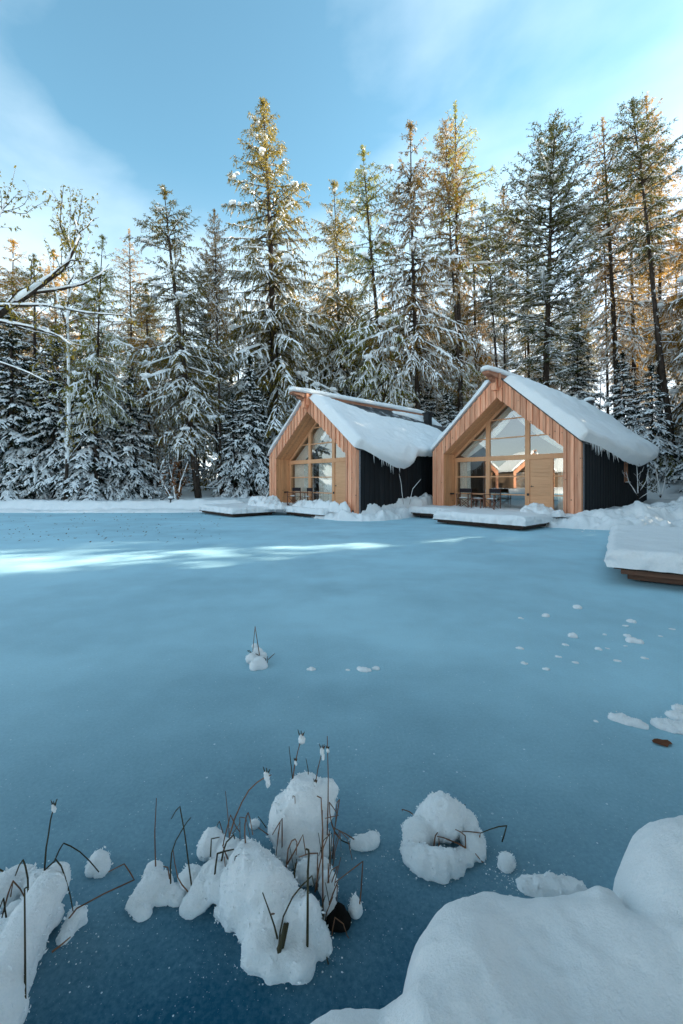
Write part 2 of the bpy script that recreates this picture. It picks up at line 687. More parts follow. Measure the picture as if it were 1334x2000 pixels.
def needle_mat(name, cols, trans=0.5, patch=0.35):
    """needles: colour differs from spray to spray and in large patches; thin, so light comes through"""
    m, t, out = new_mat(name)
    geo = t.nodes.new('ShaderNodeNewGeometry')
    n = noise_n(t, patch, 4, 0.6)
    f = math_n(t, 'ADD', math_n(t, 'MULTIPLY', geo.outputs['Random Per Island'], 0.5), math_n(t, 'MULTIPLY', n, 0.55))
    r = t.nodes.new('ShaderNodeValToRGB')
    r.color_ramp.elements[0].position = 0.15
    r.color_ramp.elements[1].position = 0.85
    r.color_ramp.elements[0].color = (*cols[0], 1)
    r.color_ramp.elements[1].color = (*cols[-1], 1)
    for i, c in enumerate(cols[1:-1]):
        e = r.color_ramp.elements.new(0.15 + 0.7 * (i + 1) / (len(cols) - 1))
        e.color = (*c, 1)
    t.links.new(f, r.inputs[0])
    d = t.nodes.new('ShaderNodeBsdfDiffuse')
    tr = t.nodes.new('ShaderNodeBsdfTranslucent')
    t.links.new(r.outputs[0], d.inputs[0])
    t.links.new(r.outputs[0], tr.inputs[0])
    mx = t.nodes.new('ShaderNodeMixShader')
    mx.inputs[0].default_value = trans
    t.links.new(d.outputs[0], mx.inputs[1])
    t.links.new(tr.outputs[0], mx.inputs[2])
    t.links.new(mx.outputs[0], out.inputs[0])
    return m


M['n_olive'] = needle_mat('needles_olive', [(0.075, 0.072, 0.022), (0.18, 0.15, 0.038), (0.34, 0.24, 0.05)])
M['n_green'] = needle_mat('needles_green', [(0.11, 0.12, 0.024), (0.25, 0.24, 0.04), (0.42, 0.36, 0.06)])
M['n_gold'] = needle_mat('needles_gold', [(0.20, 0.12, 0.03), (0.40, 0.235, 0.05), (0.58, 0.35, 0.07)])
M['n_brown'] = needle_mat('needles_brown', [(0.13, 0.085, 0.028), (0.25, 0.155, 0.045), (0.38, 0.24, 0.06)])
M['n_dark'] = needle_mat('needles_dark', [(0.03, 0.04, 0.018), (0.075, 0.08, 0.028), (0.14, 0.14, 0.04)], 0.3)
M['n_spruce'] = needle_mat('needles_spruce', [(0.012, 0.02, 0.016), (0.022, 0.033, 0.024), (0.035, 0.046, 0.03)], 0.2)
M['leaf_yellow'] = needle_mat('leaves_yellow', [(0.18, 0.16, 0.03), (0.30, 0.24, 0.05), (0.40, 0.30, 0.07)])
M['leaf_brown'] = needle_mat('leaves_brown', [(0.14, 0.06, 0.025), (0.22, 0.10, 0.04), (0.28, 0.14, 0.06)])
# ------------------------------------------------------------------ ground, pond, snow banks
U = np.array([0.667, -0.745])      # along a chalet's front, left to right
W = np.array([0.745, 0.667])       # from the front into the chalet
ANG = math.atan2(U[1], U[0])
PR = np.array([4.316, 19.4])       # front left corner of the near chalet
PL = np.array([-3.907, 22.2])      # front left corner of the far chalet

POND = smooth_poly([(-34, 20), (-26, 21.0), (-18, 21.2), (-12.4, 21.1), (-8.2, 21.6), (-5.2, 21.8), (-3.2, 21.2), (-1.2, 18.6), (0.2, 17.2), (1.4, 17.1),
                    (2.6, 18.4), (4.2, 19.2), (6.2, 16.6), (7.4, 14.5), (8.4, 13.9), (9.6, 13.7), (12.0, 14.0), (14.5, 13.2), (16, 10.5), (12.5, 6.8),
                    (7.0, 3.6), (3.4, 1.6), (1.6, 0.55), (0.2, 0.45), (-1.6, 0.4), (-4, -0.6), (-12, -3), (-28, -2), (-36, 6)], 2)


def terr(x, y):
    x, y = np.asarray(x, float), np.asarray(y, float)
    sd = -poly_sdf(x, y, POND)
    z = -0.35 + 0.78 * sstep(-0.25, 0.75, sd)
    out = np.clip(sd, 0, None)
    z = z + 0.10 * sstep(0.3, 4, out)
    nn = W[0] * x + W[1] * y - (W @ PR)
    hill = 0.34 * np.clip(nn - 10.5, 0, 12) * sstep(7, 17, x) + 0.10 * np.clip(nn - 16, 0, 60) * sstep(-6, 10, x)
    z = z + hill + 0.035 * np.clip(y - 26, 0, 200)
    z = z + sstep(0, 1.0, sd) * (0.05 * fbm(x * .9, y * .9, oct=3, seed=3) + 0.16 * fbm(x * .16, y * .16, oct=2, seed=9) * sstep(2, 8, sd))
    return z


def tz(x, y):
    return float(terr(np.array([x]), np.array([y]))[0])


def axis(lo, hi, step, far):
    mid = np.arange(lo, hi + step / 2, step)
    g = []
    d = step
    p = hi
    while p < far:
        d *= 1.25
        p += d
        g.append(p)
    g = np.array(g)
    return np.concatenate([(lo - (g - hi))[::-1], mid, g])


ax = axis(-26, 24, 0.24, 900)
ay = axis(-6, 46, 0.24, 900)
GX, GY = np.meshgrid(ax, ay)
GZ = terr(GX, GY)
ground = obj('ground', grid_mesh('ground', GX, GY, GZ), M['snow'])
tag(ground, kind='structure')

ice_v = [(x, y, 0.0) for x, y in smooth_poly([(-40, 26), (-10, 26), (0, 26), (10, 22), (20, 17), (20, 6), (8, -6), (-12, -8), (-40, -6)], 2)]
mb = MB()
mb.poly(ice_v)
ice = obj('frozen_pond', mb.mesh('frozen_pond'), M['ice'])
tag(ice, kind='structure')


def chunk_field(X, Y, seed, amp):
    """shovelled, broken snow: blocky lumps of two sizes"""
    wx = X + 0.15 * fbm(X * 2, Y * 2, oct=2, seed=seed + 1)
    wy = Y + 0.15 * fbm(X * 2, Y * 2, oct=2, seed=seed + 2)
    dome = lambda w: np.sqrt(np.clip(0.62 ** 2 - w ** 2, 0, 1))
    a = dome(worley(wx * 1.6, wy * 1.6, seed)) * (0.35 + 0.65 * (vnoise(X * 1.1, Y * 1.1, seed=seed + 40) > -0.1))
    b = dome(worley(wx * 4.2, wy * 4.2, seed + 7))
    c = dome(worley(wx * 9, wy * 9, seed + 13))
    return amp * (0.42 * a + 0.15 * b + 0.07 * c + 0.30 * fbm(X * 1.7, Y * 1.7, oct=5, seed=seed + 4, gain=.55))


def snow_bank(poly, h, seed, step=0.05, edge=0.6, amp=0.5, z0=-0.03, follow=True, name='snow_bank', label=None, soft=False):
    P = smooth_poly(poly, 2)
    lo, hi = P.min(0) - 0.1, P.max(0) + 0.1
    X, Y = np.meshgrid(np.arange(lo[0], hi[0], step), np.arange(lo[1], hi[1], step))
    sd = poly_sdf(X, Y, P) + 0.10 * fbm(X * 2.5, Y * 2.5, oct=3, seed=seed)
    t = np.clip(sd / edge, 0, 1)
    prof = np.sqrt(np.clip(1 - (1 - t) ** 2, 0, 1))
    base = np.maximum(terr(X, Y), z0) if follow else np.full(X.shape, z0)
    n = 0.07 * fbm(X * 1.5, Y * 1.5, oct=4, seed=seed) if soft else chunk_field(X, Y, seed, amp)
    Z = np.where(sd > 0, base + prof * np.clip(h * (1 + 0.35 * fbm(X * .8, Y * .8, oct=2, seed=seed + 31)) + n, 0.02, None), base - 0.06)
    o = obj(name, grid_mesh(name, X, Y, Z, skip=sd < -0.12), M['snow'])
    tag(o, label, None, None, 'structure')
    return o


snow_bank([(-1.5, 18.2), (-0.6, 16.9), (0.5, 16.2), (1.4, 16.3), (2.5, 17.3), (3.3, 18.4), (4.3, 19.7), (5.6, 21.8), (3.8, 22.2), (1.2, 18.5), (0.2, 17.5), (-0.9, 18.5)],
          0.26, 11, 0.045, 0.5, 0.55)
snow_bank([(6.3, 15.4), (7.0, 14.5), (7.7, 13.7), (8.7, 13.4), (9.6, 13.2), (11.5, 13.5), (14, 13.4), (17.5, 12.8), (18.5, 16), (13.5, 16.8), (10.6, 15.6), (8.9, 14.6), (7.8, 14.8)],
          0.20, 23, 0.05, 0.55, 0.52)
snow_bank([(-24, 20.7), (-16, 20.8), (-10, 20.7), (-6.5, 21.0), (-4.8, 21.6), (-5.5, 23.0), (-9, 22.6), (-16, 22.4), (-24, 22.4)], 0.14, 31, 0.07, 0.5, 0.2, soft=True)

# a small dark lid of fallen leaves strewn over the far left ice and bank
rng = np.random.default_rng(5)
mb = MB()
for k in range(520):
    px = rng.uniform(-20, 430)
    py = 985 + 75 * rng.random() ** 2.2
    z = 0.004
    p = on_plane(px, max(py, 990), 0)
    if poly_sdf(np.array([p[0]]), np.array([p[1]]), POND)[0] < 0.5:
        continue
    a = rng.uniform(0, 6.28)
    s = rng.uniform(0.02, 0.05)
    c, sn_ = math.cos(a) * s, math.sin(a) * s
    up = rng.uniform(0.008, 0.035)
    mb.add([(p[0] - c, p[1] - sn_, z), (p[0] + sn_ * .5, p[1] - c * .5, z + up * .4), (p[0] + c, p[1] + sn_, z + up), (p[0] - sn_ * .5, p[1] + c * .5, z + up * .6)], q=[(0, 1, 2, 3)])
lv = obj('fallen_leaves', mb.mesh('fallen_leaves'), M['brown_leaf'])
tag(lv, 'dark fallen leaves strewn over the far left edge of the frozen pond', None, None, 'stuff')


# ------------------------------------------------------------------ chalets
def clip_poly(P, a, b, c):
    """keep the side a*x + b*z + c >= 0"""
    out = []
    for i in range(len(P)):
        p, q = P[i], P[(i + 1) % len(P)]
        fp, fq = a * p[0] + b * p[1] + c, a * q[0] + b * q[1] + c
        if fp >= 0:
            out.append(p)
        if (fp >= 0) != (fq >= 0):
            k = fp / (fp - fq)
            out.append((p[0] + k * (q[0] - p[0]), p[1] + k * (q[1] - p[1])))
    return out


def prism_part(name, poly, y0, y1, m, parent):
    mb = MB()
    mb.prism(poly, 'y', y0, y1)
    return obj(name, mb.mesh(name), m, parent)


def box_part(name, b, m, parent):
    mb = MB()
    mb.box(*b)
    return obj(name, mb.mesh(name), m, parent)


def wavy_sheet(fa, fb, nz_, ny_, waves, amp, y, seed=0):
    """a hanging cloth between two edge curves fa(t), fb(t) -> (x, z); folds run along t"""
    t = np.linspace(0, 1, nz_)
    u = np.linspace(0, 1, ny_)
    A = np.array([fa(k) for k in t])
    B = np.array([fb(k) for k in t])
    P = A[:, None, :] * (1 - u)[None, :, None] + B[:, None, :] * u[None, :, None]
    Y = y + amp * np.sin(u[None, :] * waves * 2 * math.pi + 1.3 * np.sin(u[None, :] * 9 + seed)) * (0.6 + 0.4 * np.sin(t[:, None] * 3 + seed)) 
    return grid_mesh('curtain', P[:, :, 0], Y + 0 * P[:, :, 0], P[:, :, 1])


def chalet(P, w, E, A, Sh, Ap, label, rec, D, pw, curtain_wide, box_window):
    k = w / 6.4
    Fl = 0.40
    c = w / 2
    root = thing('chalet', label, 'chalet', (P[0], P[1], 0), ANG)
    rz_ = lambda s: E + (A - E) * (1 - abs(s - c) / c)
    oz_ = lambda s: Sh + (Ap - Sh) * (1 - abs(s - c) / (c - pw))
    # front boards, each with its own slanted ends; every other one a little proud
    fac = box_part('facade', (0.02, w - 0.02, 0.07, 0.10, 0.10, 0.16), M['larch'], root)
    nb = 52
    bw = w / nb
    rg = np.random.default_rng(int(w * 100))
    for i in range(nb):
        x0, x1 = i * bw + 0.007, (i + 1) * bw - 0.007
        if x1 <= pw + 0.01 or x0 >= w - pw - 0.01:
            b0 = b1 = 0.12 + rg.uniform(-.02, .02)
        else:
            m_ = max(oz_(x0), oz_(x1)) if False else min(oz_(x0), oz_(x1))
            st_ = -0.004 - 0.014 * (i % 2)
            b0, b1 = oz_(x0) + st_, oz_(x1) + st_
        y0 = -0.038 if i % 2 else -0.008
        y0 += rg.uniform(-.006, .006)
        prism_part('board', [(x0, b0), (x1, b1), (x1, rz_(x1) - 0.01), (x0, rz_(x0) - 0.01)], y0, 0.035, M['larch'], fac)
    # outer corner returns beside the front, then the black side walls
    for sx, nm in ((0, -1), (1, 1)):
        x = w if sx else 0.0
        wall = box_part('side_wall', (x - 0.13 if sx else 0.05, x - 0.05 if sx else 0.13, 0.04, D, 0.0, E + 0.02), M['room'], root)
        nsb = int(D / 0.16)
        sbw = D / nsb
        for i in range(nsb):
            y0, y1 = i * sbw + 0.004 + 0.036 * (i == 0), (i + 1) * sbw - 0.004
            th = 0.0 if i % 2 else 0.014
            m_ = M['larch'] if i == 0 else M['black_boards']
            if sx:
                b = (x - 0.048, x + 0.0 - th, y0, y1, 0.08, E - 0.02)
            else:
                b = (x + th, x + 0.048, y0, y1, 0.08, E - 0.02)
            if box_window and sx and any(abs(i - q) <= 1 for q in (34, )):
                b1 = list(b); b1[5] = 1.55
                box_part('board', tuple(b1), m_, wall)
                b2 = list(b); b2[4] = 2.45
                box_part('board', tuple(b2), m_, wall)
                continue
            box_part('board', b, m_, wall)
        if sx:
            box_part('corner_trim', (x - 0.01, x + 0.012, 0.175, 0.205, 0.1, E - 0.01), M['zinc'], root)
        if box_window and sx:
            fr = MB()
            y0, y1 = 33 * sbw, 36 * sbw
            fr.box(x - 0.11, x + 0.02, y0, y0 + 0.05, 1.55, 2.45)
            fr.box(x - 0.11, x + 0.02, y1 - 0.05, y1, 1.55, 2.45)
            fr.box(x - 0.11, x + 0.018, y0 + 0.05, y1 - 0.05, 2.40, 2.45)
            fr.box(x - 0.11, x + 0.018, y0 + 0.05, y1 - 0.05, 1.55, 1.60)
            wf = obj('window', fr.mesh('window_frame'), M['beam'], root)
            box_part('window_pane', (x - 0.09, x - 0.08, y0 + .05, y1 - .05, 1.6, 2.4), M['glass'], wf)
            box_part('sill', (x + 0.02, x + 0.14, y0 - 0.03, y1 + 0.03, 1.50, 1.55), M['metal_dark'], wf)
            mb = MB()
            mb.tube([(x + 0.08, y0 - .02, 1.565), (x + 0.085, (y0 + y1) / 2, 1.57), (x + 0.08, y1 + .02, 1.565)], [0.05, 0.06, 0.045], 8, 0.5)
            obj('sill_snow', mb.mesh('sill_snow', True), M['snow'], wf)
    box_part('back_wall', (0.13, w - 0.13, D - 0.1, D, 0, E), M['black_boards'], root)
    prism_part('back_gable', [(0.0, E), (w, E), (c, A)], D - 0.06, D, M['black_boards'], root)
    # porch lining
    for sx in (0, 1):
        lin = box_part('porch_wall', ((pw - 0.06, pw - 0.03, 0.04, rec, Fl - .2, Sh) if not sx else (w - pw + 0.03, w - pw + 0.06, 0.04, rec, Fl - .2, Sh)), M['larch_in'], root)
        nl = 7
        for i in range(nl):
            y0, y1 = 0.04 + i * (rec - 0.04) / nl + 0.003, 0.04 + (i + 1) * (rec - 0.04) / nl - 0.003
            d_ = 0.006 if i % 2 else 0.0
            box_part('board', ((pw - 0.03, pw - d_, y0, y1, Fl - .2, Sh - .01) if not sx else (w - pw + d_, w - pw + 0.03, y0, y1, Fl - .2, Sh - .01)), M['larch_in'], lin)
    sof = box_part('soffit', (c - 0.03, c + 0.03, 0.04, rec, Ap + 0.03, Ap + 0.08), M['larch_in'], root)
    for sx in (0, 1):
        for i in range(7):
            y0, y1 = 0.04 + i * (rec - 0.04) / 7 + 0.003, 0.04 + (i + 1) * (rec - 0.04) / 7 - 0.003
            d_ = 0.008 if i % 2 else 0.0
            q = [(pw, Sh + d_), (c, Ap + d_), (c, Ap + 0.05), (pw, Sh + 0.05)]
            if sx:
                q = [(w - a, z) for a, z in reversed(q)]
            prism_part('board', q, y0, y1, M['larch_in'], sof)
    box_part('porch_floor', (0.06, w - 0.06, -0.02, rec + 0.2, Fl - 0.12, Fl - 0.03), M['deck'], root)
    # glazed wall
    yg = rec
    in_l = lambda P_, inset: clip_poly(clip_poly(P_, (Ap - Sh) / (c - pw), -1, Sh - (Ap - Sh) / (c - pw) * pw - inset), -(Ap - Sh) / (c - pw), -1, Sh + (Ap - Sh) / (c - pw) * (w - pw) - inset)
    x_l, x_r = pw, w - pw
    m1, m2, m3 = 2.28 * k, 4.04 * k, 5.01 * k
    hw = 0.095
    T0, T1 = 2.51, 2.71
    verts_ = [(x_l, x_l + 0.09, Fl, T0), (m1 - hw, m1 + hw, Fl, 9), (m2 - hw, m2 + hw, Fl, 9), (m3 - 0.05, m3 + 0.05, Fl, T0), (x_r - 0.09, x_r, Fl, T0)]
    for (a, b, z0, z1) in verts_:
        P_ = in_l([(a, z0), (b, z0), (b, min(z1, 7)), (a, min(z1, 7))], 0.0)
        prism_part('mullion', P_, yg - 0.05, yg + 0.08, M['oak'], root)
    box_part('transom', (x_l, x_r, yg - 0.062, yg + 0.075, T0, T1), M['oak'], root)
    for sx in (0, 1):
        q = [(pw, Sh), (c, Ap), (c, Ap - 0.14), (pw + 0.13, Sh)]
        q = [(pw, Sh), (c, Ap), (c, Ap - 0.13), (pw, Sh - 0.13)]
        if sx:
            q = [(w - a, z) for a, z in reversed(q)]
        prism_part('top_frame', q, yg - 0.045, yg + 0.06, M['oak'], root)
    box_part('bottom_frame', (x_l, x_r, yg - 0.048, yg + 0.07, Fl - 0.06, Fl), M['oak'], root)
    columns = [(x_l + 0.09, m1 - hw, True), (m1 + hw, m2 - hw, True), (m2 + hw, m3 - 0.05, False), (m3 + 0.05, x_r - 0.09, True)]
    lower = [(Fl, 1.00), (1.05, 1.78), (1.83, T0)]
    for ci, (a, b, win) in enumerate(columns):
        if not win:
            continue
        for zi, (z0, z1) in enumerate(lower):
            if ci == 3 and zi == 1:
                pass
            box_part('window_pane', (a, b, yg + 0.0, yg + 0.012, z0, z1), M['glass'], root)
            if zi < 2:
                box_part('glazing_bar', (a, b, yg - 0.03, yg + 0.03, z1, lower[zi + 1][0]), M['oak'], root)
    ups = [(x_l, m1 - hw), (m1 + hw, m2 - hw), (m2 + hw, x_r)]
    bands = [(T1, 3.46), (3.51, 4.27), (4.32, 7)]
    for (a, b) in ups:
        for zi, (z0, z1) in enumerate(bands):
            P_ = in_l([(a, z0), (b, z0), (b, z1), (a, z1)], 0.12)
            if len(P_) >= 3:
                prism_part('window_pane', P_, yg + 0.0, yg + 0.012, M['glass'], root)
            if zi < 2:
                P_ = in_l([(a, z1), (b, z1), (b, bands[zi + 1][0]), (a, bands[zi + 1][0])], 0.12)
                if len(P_) >= 3:
                    prism_part('glazing_bar', P_, yg - 0.03, yg + 0.03, M['oak'], root)
    # door of wide horizontal planks
    a, b = m2 + hw, m3 - 0.05
    dr = box_part('door', (a, b, yg + 0.02, yg + 0.06, Fl, T0), M['door'], root)
    zz = Fl
    hs = [0.155] * 11 + [0.0]
    hs[-1] = T0 - Fl - sum(hs)
    for i, hgt in enumerate(hs):
        box_part('plank', (a + 0.004, b - 0.004, yg - 0.014 - 0.004 * (i % 2), yg + 0.02, zz + 0.005, zz + hgt - 0.006), M['door'], dr)
        zz += hgt
    mb = MB()
    mb.box(a + 0.05, a + 0.075, yg - 0.03, yg - 0.012, 1.36, 1.42)
    mb.tube([(a + 0.06, yg - 0.03, 1.39), (a + 0.06, yg - 0.07, 1.39), (a + 0.17, yg - 0.075, 1.39)], 0.012, 6)
    obj('door_handle', mb.mesh('door_handle'), M['metal_dark'], dr)
    box_part('switch_plate', (m2 - 0.01, m2 + 0.08, yg - 0.07, yg - 0.05, 1.0, 1.1), M['metal_dark'], root)
    mb = MB()
    mb.box(pw + 0.0, pw + 0.10, 0.50, 0.72, 0.98, 1.05)
    obj('wall_lamp', mb.mesh('wall_lamp'), M['metal_dark'], root)
    # room behind the glass
    rm = MB()
    y1 = min(D - 0.3, 6.5)
    yy0 = rec + 0.1
    for (p, q) in (((pw, Fl), (pw, Sh)), ((pw, Sh), (c, Ap)), ((c, Ap), (w - pw, Sh)), ((w - pw, Sh), (w - pw, Fl)), ((w - pw, Fl), (pw, Fl))):
        rm.add([(p[0], yy0, p[1]), (q[0], yy0, q[1]), (q[0], y1, q[1]), (p[0], y1, p[1])], q=[(0, 1, 2, 3)])
    rm.poly([(pw, y1, Fl), (w - pw, y1, Fl), (w - pw, y1, Sh), (c, y1, Ap), (pw, y1, Sh)])
    obj('room', rm.mesh('room'), M['room'], root)
    # curtains
    xr = pw + 0.1 + (1.55 * k if curtain_wide else 0.55 * k)
    obj('curtain', wavy_sheet(lambda t: (pw + 0.1, T0 - t * (T0 - Fl - .02)), lambda t: (xr, T0 - t * (T0 - Fl - .02)), 8, 90, 13 if curtain_wide else 5, 0.04, rec + 0.22), M['curtain'], root)
    if curtain_wide:
        obj('curtain', wavy_sheet(lambda t: (m1 + .35, T0 - t * (T0 - Fl - .02)), lambda t: (m2 - 0.1, T0 - t * (T0 - Fl - .02)), 8, 80, 9, 0.04, rec + 0.30), M['curtain'], root)
    obj('curtain', wavy_sheet(lambda t: (m3 + 0.1, T0 - t * (T0 - Fl - .02)), lambda t: (x_r - 0.02, T0 - t * (T0 - Fl - .02)), 8, 50, 5, 0.035, rec + 0.3), M['curtain'], root)

    def sl(t, off):      # along the left slope from the apex down
        s = c - 0.15 + (pw + 0.1 - c + 0.15) * t
        return (s + off * math.sin(math.pi * min(1, 0.15 + t * 0.75)) + off * 0.3, oz_(s) - 0.12 - 0.25 * off * t)
    obj('draped_curtain', wavy_sheet(lambda t: sl(t, 0.0), lambda t: sl(t, 0.85 if curtain_wide else 0.62), 24, 40, 5, 0.05, rec + 0.25, 2), M['curtain'], root)

    def sr(t, off):
        x_, z_ = sl(t, off)
        return (w - x_, z_)
    obj('draped_curtain', wavy_sheet(lambda t: sr(t, 0.0), lambda t: sr(t, 0.4), 24, 40, 4, 0.05, rec + 0.25, 4), M['curtain'], root)
    # roof
    Ls = math.hypot(c, A - E)
    nx, nz2 = (A - E) / Ls, c / Ls
    for sx in (0, 1):
        e = 0.06
        q = [(c, A), (0 - e, E - e * (A - E) / c), (0 - e, E - e * (A - E) / c + 0.06), (c, A + 0.06)]
        if sx:
            q = [(w - a_, z_) for a_, z_ in q]
        prism_part('roof', q, 0.04, D + 0.25, M['slate'], root)
    # ridge beam with carved nose, snow on top is a thing of its own
    zb = A - 0.12
    mb = MB()
    ys = [-0.98, -0.93, -0.55, -0.42, -0.2, D * 0.96]
    lo = [0.14, 0.06, 0.02, -0.02, -0.02, -0.02]
    hi = [0.15, 0.165, 0.175, 0.175, 0.175, 0.175]
    wd = [0.10, 0.14, 0.15, 0.17, 0.17, 0.17]
    for i in range(len(ys) - 1):
        v = []
        for j in (i, i + 1):
            v += [(c - wd[j], ys[j], zb + lo[j]), (c + wd[j], ys[j], zb + lo[j]), (c + wd[j], ys[j], zb + hi[j]), (c - wd[j], ys[j], zb + hi[j])]
        mb.add(v, q=[(0, 1, 5, 4), (1, 2, 6, 5), (2, 3, 7, 6), (3, 0, 4, 7)] + ([(3, 2, 1, 0)] if i == 0 else []) + ([(4, 5, 6, 7)] if i == len(ys) - 2 else []))
    rb = obj('ridge_beam', mb.mesh('ridge_beam'), M['beam'], root)
    mb = MB()
    mb.prism([(-0.62, zb - 0.02), (-0.28, zb - 0.02), (-0.28, zb - 0.20), (-0.40, zb - 0.12), (-0.55, zb - 0.10)], 'x', c - 0.085, c + 0.085)
    obj('bracket', mb.mesh('bracket'), M['beam'], rb)
    box_part('king_post', (c - 0.10, c + 0.10, -0.28, -0.03, A - 0.62, zb - 0.022), M['larch'], rb)
    box_part('beam_peg', (c + 0.175, c + 0.215, -0.20, -0.06, A - 0.5, zb + 0.20), M['larch'], rb)
    # chimney
    sx_, cy = c + 0.95, D * 0.86
    zc = rz_(sx_) + 0.12
    mb = MB()
    mb.box(sx_ - 0.18, sx_ + 0.18, cy - 0.18, cy + 0.18, zc - 0.3, zc + 0.55)
    mb.box(sx_ - 0.23, sx_ + 0.23, cy - 0.23, cy + 0.23, zc + 0.55, zc + 0.62)
    ch = obj('chimney', mb.mesh('chimney'), M['metal_dark'], root)
    return root, rz_


house_r, rzR = chalet(PR, 6.4, 3.0, 5.97, 2.87, 5.08, 'nearer larch fronted chalet with black side wall and thick snow hanging off its roof', 1.0, 9.4, 0.615, False, True)
house_l, rzL = chalet(PL, 6.8, 2.95, 5.72, 2.78, 4.95, 'farther larch fronted chalet with linen curtains and bare slate showing near its ridge', 0.92, 9.6, 0.655, True, False)


def roof_snow(root_loc, w, E, A, a0f, a1f, T0, y0, y1, side, label, seed, na=60, nn=90, thick=None):
    """a thick quilt of snow on one slope: a = metres from the ridge down the slope, bending down past the eave"""
    c = w / 2
    Ls = math.hypot(c, A - E)
    cx_, cz_ = c / Ls, (A - E) / Ls

    def bottom(a, y):
        e = np.clip(a - Ls, 0, None)
        s = np.minimum(a, Ls) * cx_ + 0.50 * (1 - np.exp(-e / 0.5)) * 1.0
        z = A + 0.066 - np.minimum(a, Ls) * cz_ - (e - 0.10 * (1 - np.exp(-e / 0.3))) * 0.97
        return s, z
    y = np.linspace(0, 1, nn)
    y = y0 + (y1 - y0) * (0.5 - 0.5 * np.cos(math.pi * (y * 0.9 + 0.05))) if False else y0 + (y1 - y0) * y
    v = np.linspace(0, 1, na)
    Y, V = np.meshgrid(y, v)
    A0, A1 = a0f(Y), a1f(Y)
    AA = A0 + (A1 - A0) * V
    s, z = bottom(AA, Y)
    e = np.clip(AA - Ls, 0, None)
    blend = 1 - np.exp(-e / 0.35)
    nxv = cz_ * (1 - blend) + 0.93 * blend
    nzv = cx_ * (1 - blend) + 0.35 * blend
    n_ = np.hypot(nxv, nzv)
    nxv, nzv = nxv / n_, nzv / n_
    de = np.minimum(np.minimum((AA - A0) * 1.0, (A1 - AA) * 1.3), np.minimum((Y - y0) * 1.1, (y1 - Y)))
    t = np.clip(de / 0.30, 0, 1)
    prof = np.sqrt(np.clip(1 - (1 - t) ** 2, 0, 1))
    T = T0 * prof * (1 + 0.18 * fbm(AA * 0.8, Y * 0.8, oct=3, seed=seed) + 0.05 * fbm(AA * 5, Y * 5, oct=3, seed=seed + 3))
    if thick is not None:
        T = T * thick(AA, Y)
    sb, zb = s, z + 0.004
    st, zt = s + nxv * T, z + nzv * T + 0.004
    sgn = 1 if side else -1
    ii = np.arange(na * nn).reshape(na, nn)
    q = np.stack([ii[:-1, :-1], ii[:-1, 1:], ii[1:, 1:], ii[1:, :-1]], -1).reshape(-1, 4)
    mb = MB()
    top = np.stack([c + sgn * st, Y, zt], -1).reshape(-1, 3)
    bot = np.stack([c + sgn * sb, Y, zb], -1).reshape(-1, 3)
    if side:
        q = q[:, ::-1]
    mb.add(top, q=q)
    mb.add(bot, q=q[:, ::-1])
    border = np.concatenate([ii[0, :], ii[1:, -1], ii[-1, -2::-1], ii[-2:0:-1, 0]])
    o = obj('roof_snow', mb.mesh('roof_snow', True), M['snow'])
    o.location = (root_loc[0], root_loc[1], 0)
    o.rotation_euler = (0, 0, ANG)
    tag(o, label, 'snow')
    return o, bottom


def lerp_pts(pts):
    xs = np.array([p[0] for p in pts])
    ys = np.array([p[1] for p in pts])

    def f(Y):
        return np.interp(Y, xs, ys) + 0.025 * fbm(np.asarray(Y) * 7, 0 * np.asarray(Y), oct=2, seed=3)
    return f


# near chalet: eave length along slope 4.37
edge_r = lerp_pts([(-.14, 4.38), (0.6, 4.46), (2.0, 4.75), (3.5, 5.10), (4.6, 5.22), (5.8, 5.28), (6.8, 5.22), (7.6, 5.0), (8.6, 4.75), (9.5, 4.6)])
_, bot_r = roof_snow(PR, 6.4, 3.0, 5.97, lerp_pts([(0, .42), (9.4, .40)]), edge_r,
          0.38, -0.13, 9.5, True, 'thick snow quilt sagging over the black side wall of the nearer chalet', 41,
          thick=lambda a, y: 1 + 0.35 * sstep(2.5, 4.6, a) * sstep(1, 5, y))
roof_snow(PR, 6.4, 3.0, 5.97, lerp_pts([(0, .35), (9.4, .35)]), lerp_pts([(-.14, 4.42), (9.5, 4.5)]), 0.26, -0.13, 9.5, False,
          'strip of snow on the far roof slope of the nearer chalet', 43)
# far chalet: slope length 4.38; the snow has slid, leaving slate bare below the ridge and at the back
edge_l = lerp_pts([(-.14, 4.40), (.3, 4.50), (1.0, 4.92), (1.8, 5.25), (2.5, 5.38), (3.0, 5.25), (3.4, 4.85), (3.8, 4.68), (6.5, 4.6), (8.0, 4.55)])
_, bot_l = roof_snow(PL, 6.8, 2.95, 5.72, lerp_pts([(0, .34), (.9, .66), (1.6, 1.05), (2.6, 1.45), (4, 1.60), (6, 1.55), (7.4, 1.9), (8.0, 2.8)]),
          edge_l,
          0.36, -0.13, 8.1, True, 'slipped snow quilt on the roof of the farther chalet below its bare slates', 45)
roof_snow(PL, 6.8, 2.95, 5.72, lerp_pts([(5.9, .3), (9, .3)]), lerp_pts([(5.9, .55), (7.0, .75), (8.0, 1.05), (8.7, 1.1), (9.6, 1.3)]), 0.13, 5.8, 9.7, True,
          'thin leftover snow patch high on the farther chalet roof near its chimney', 46, 24, 50)
roof_snow(PL, 6.8, 2.95, 5.72, lerp_pts([(0, .35), (9.4, .35)]), lerp_pts([(-.14, 4.46), (9.5, 4.5)]), 0.27, -0.13, 9.5, False,
          'strip of snow on the left roof slope of the farther chalet', 47)


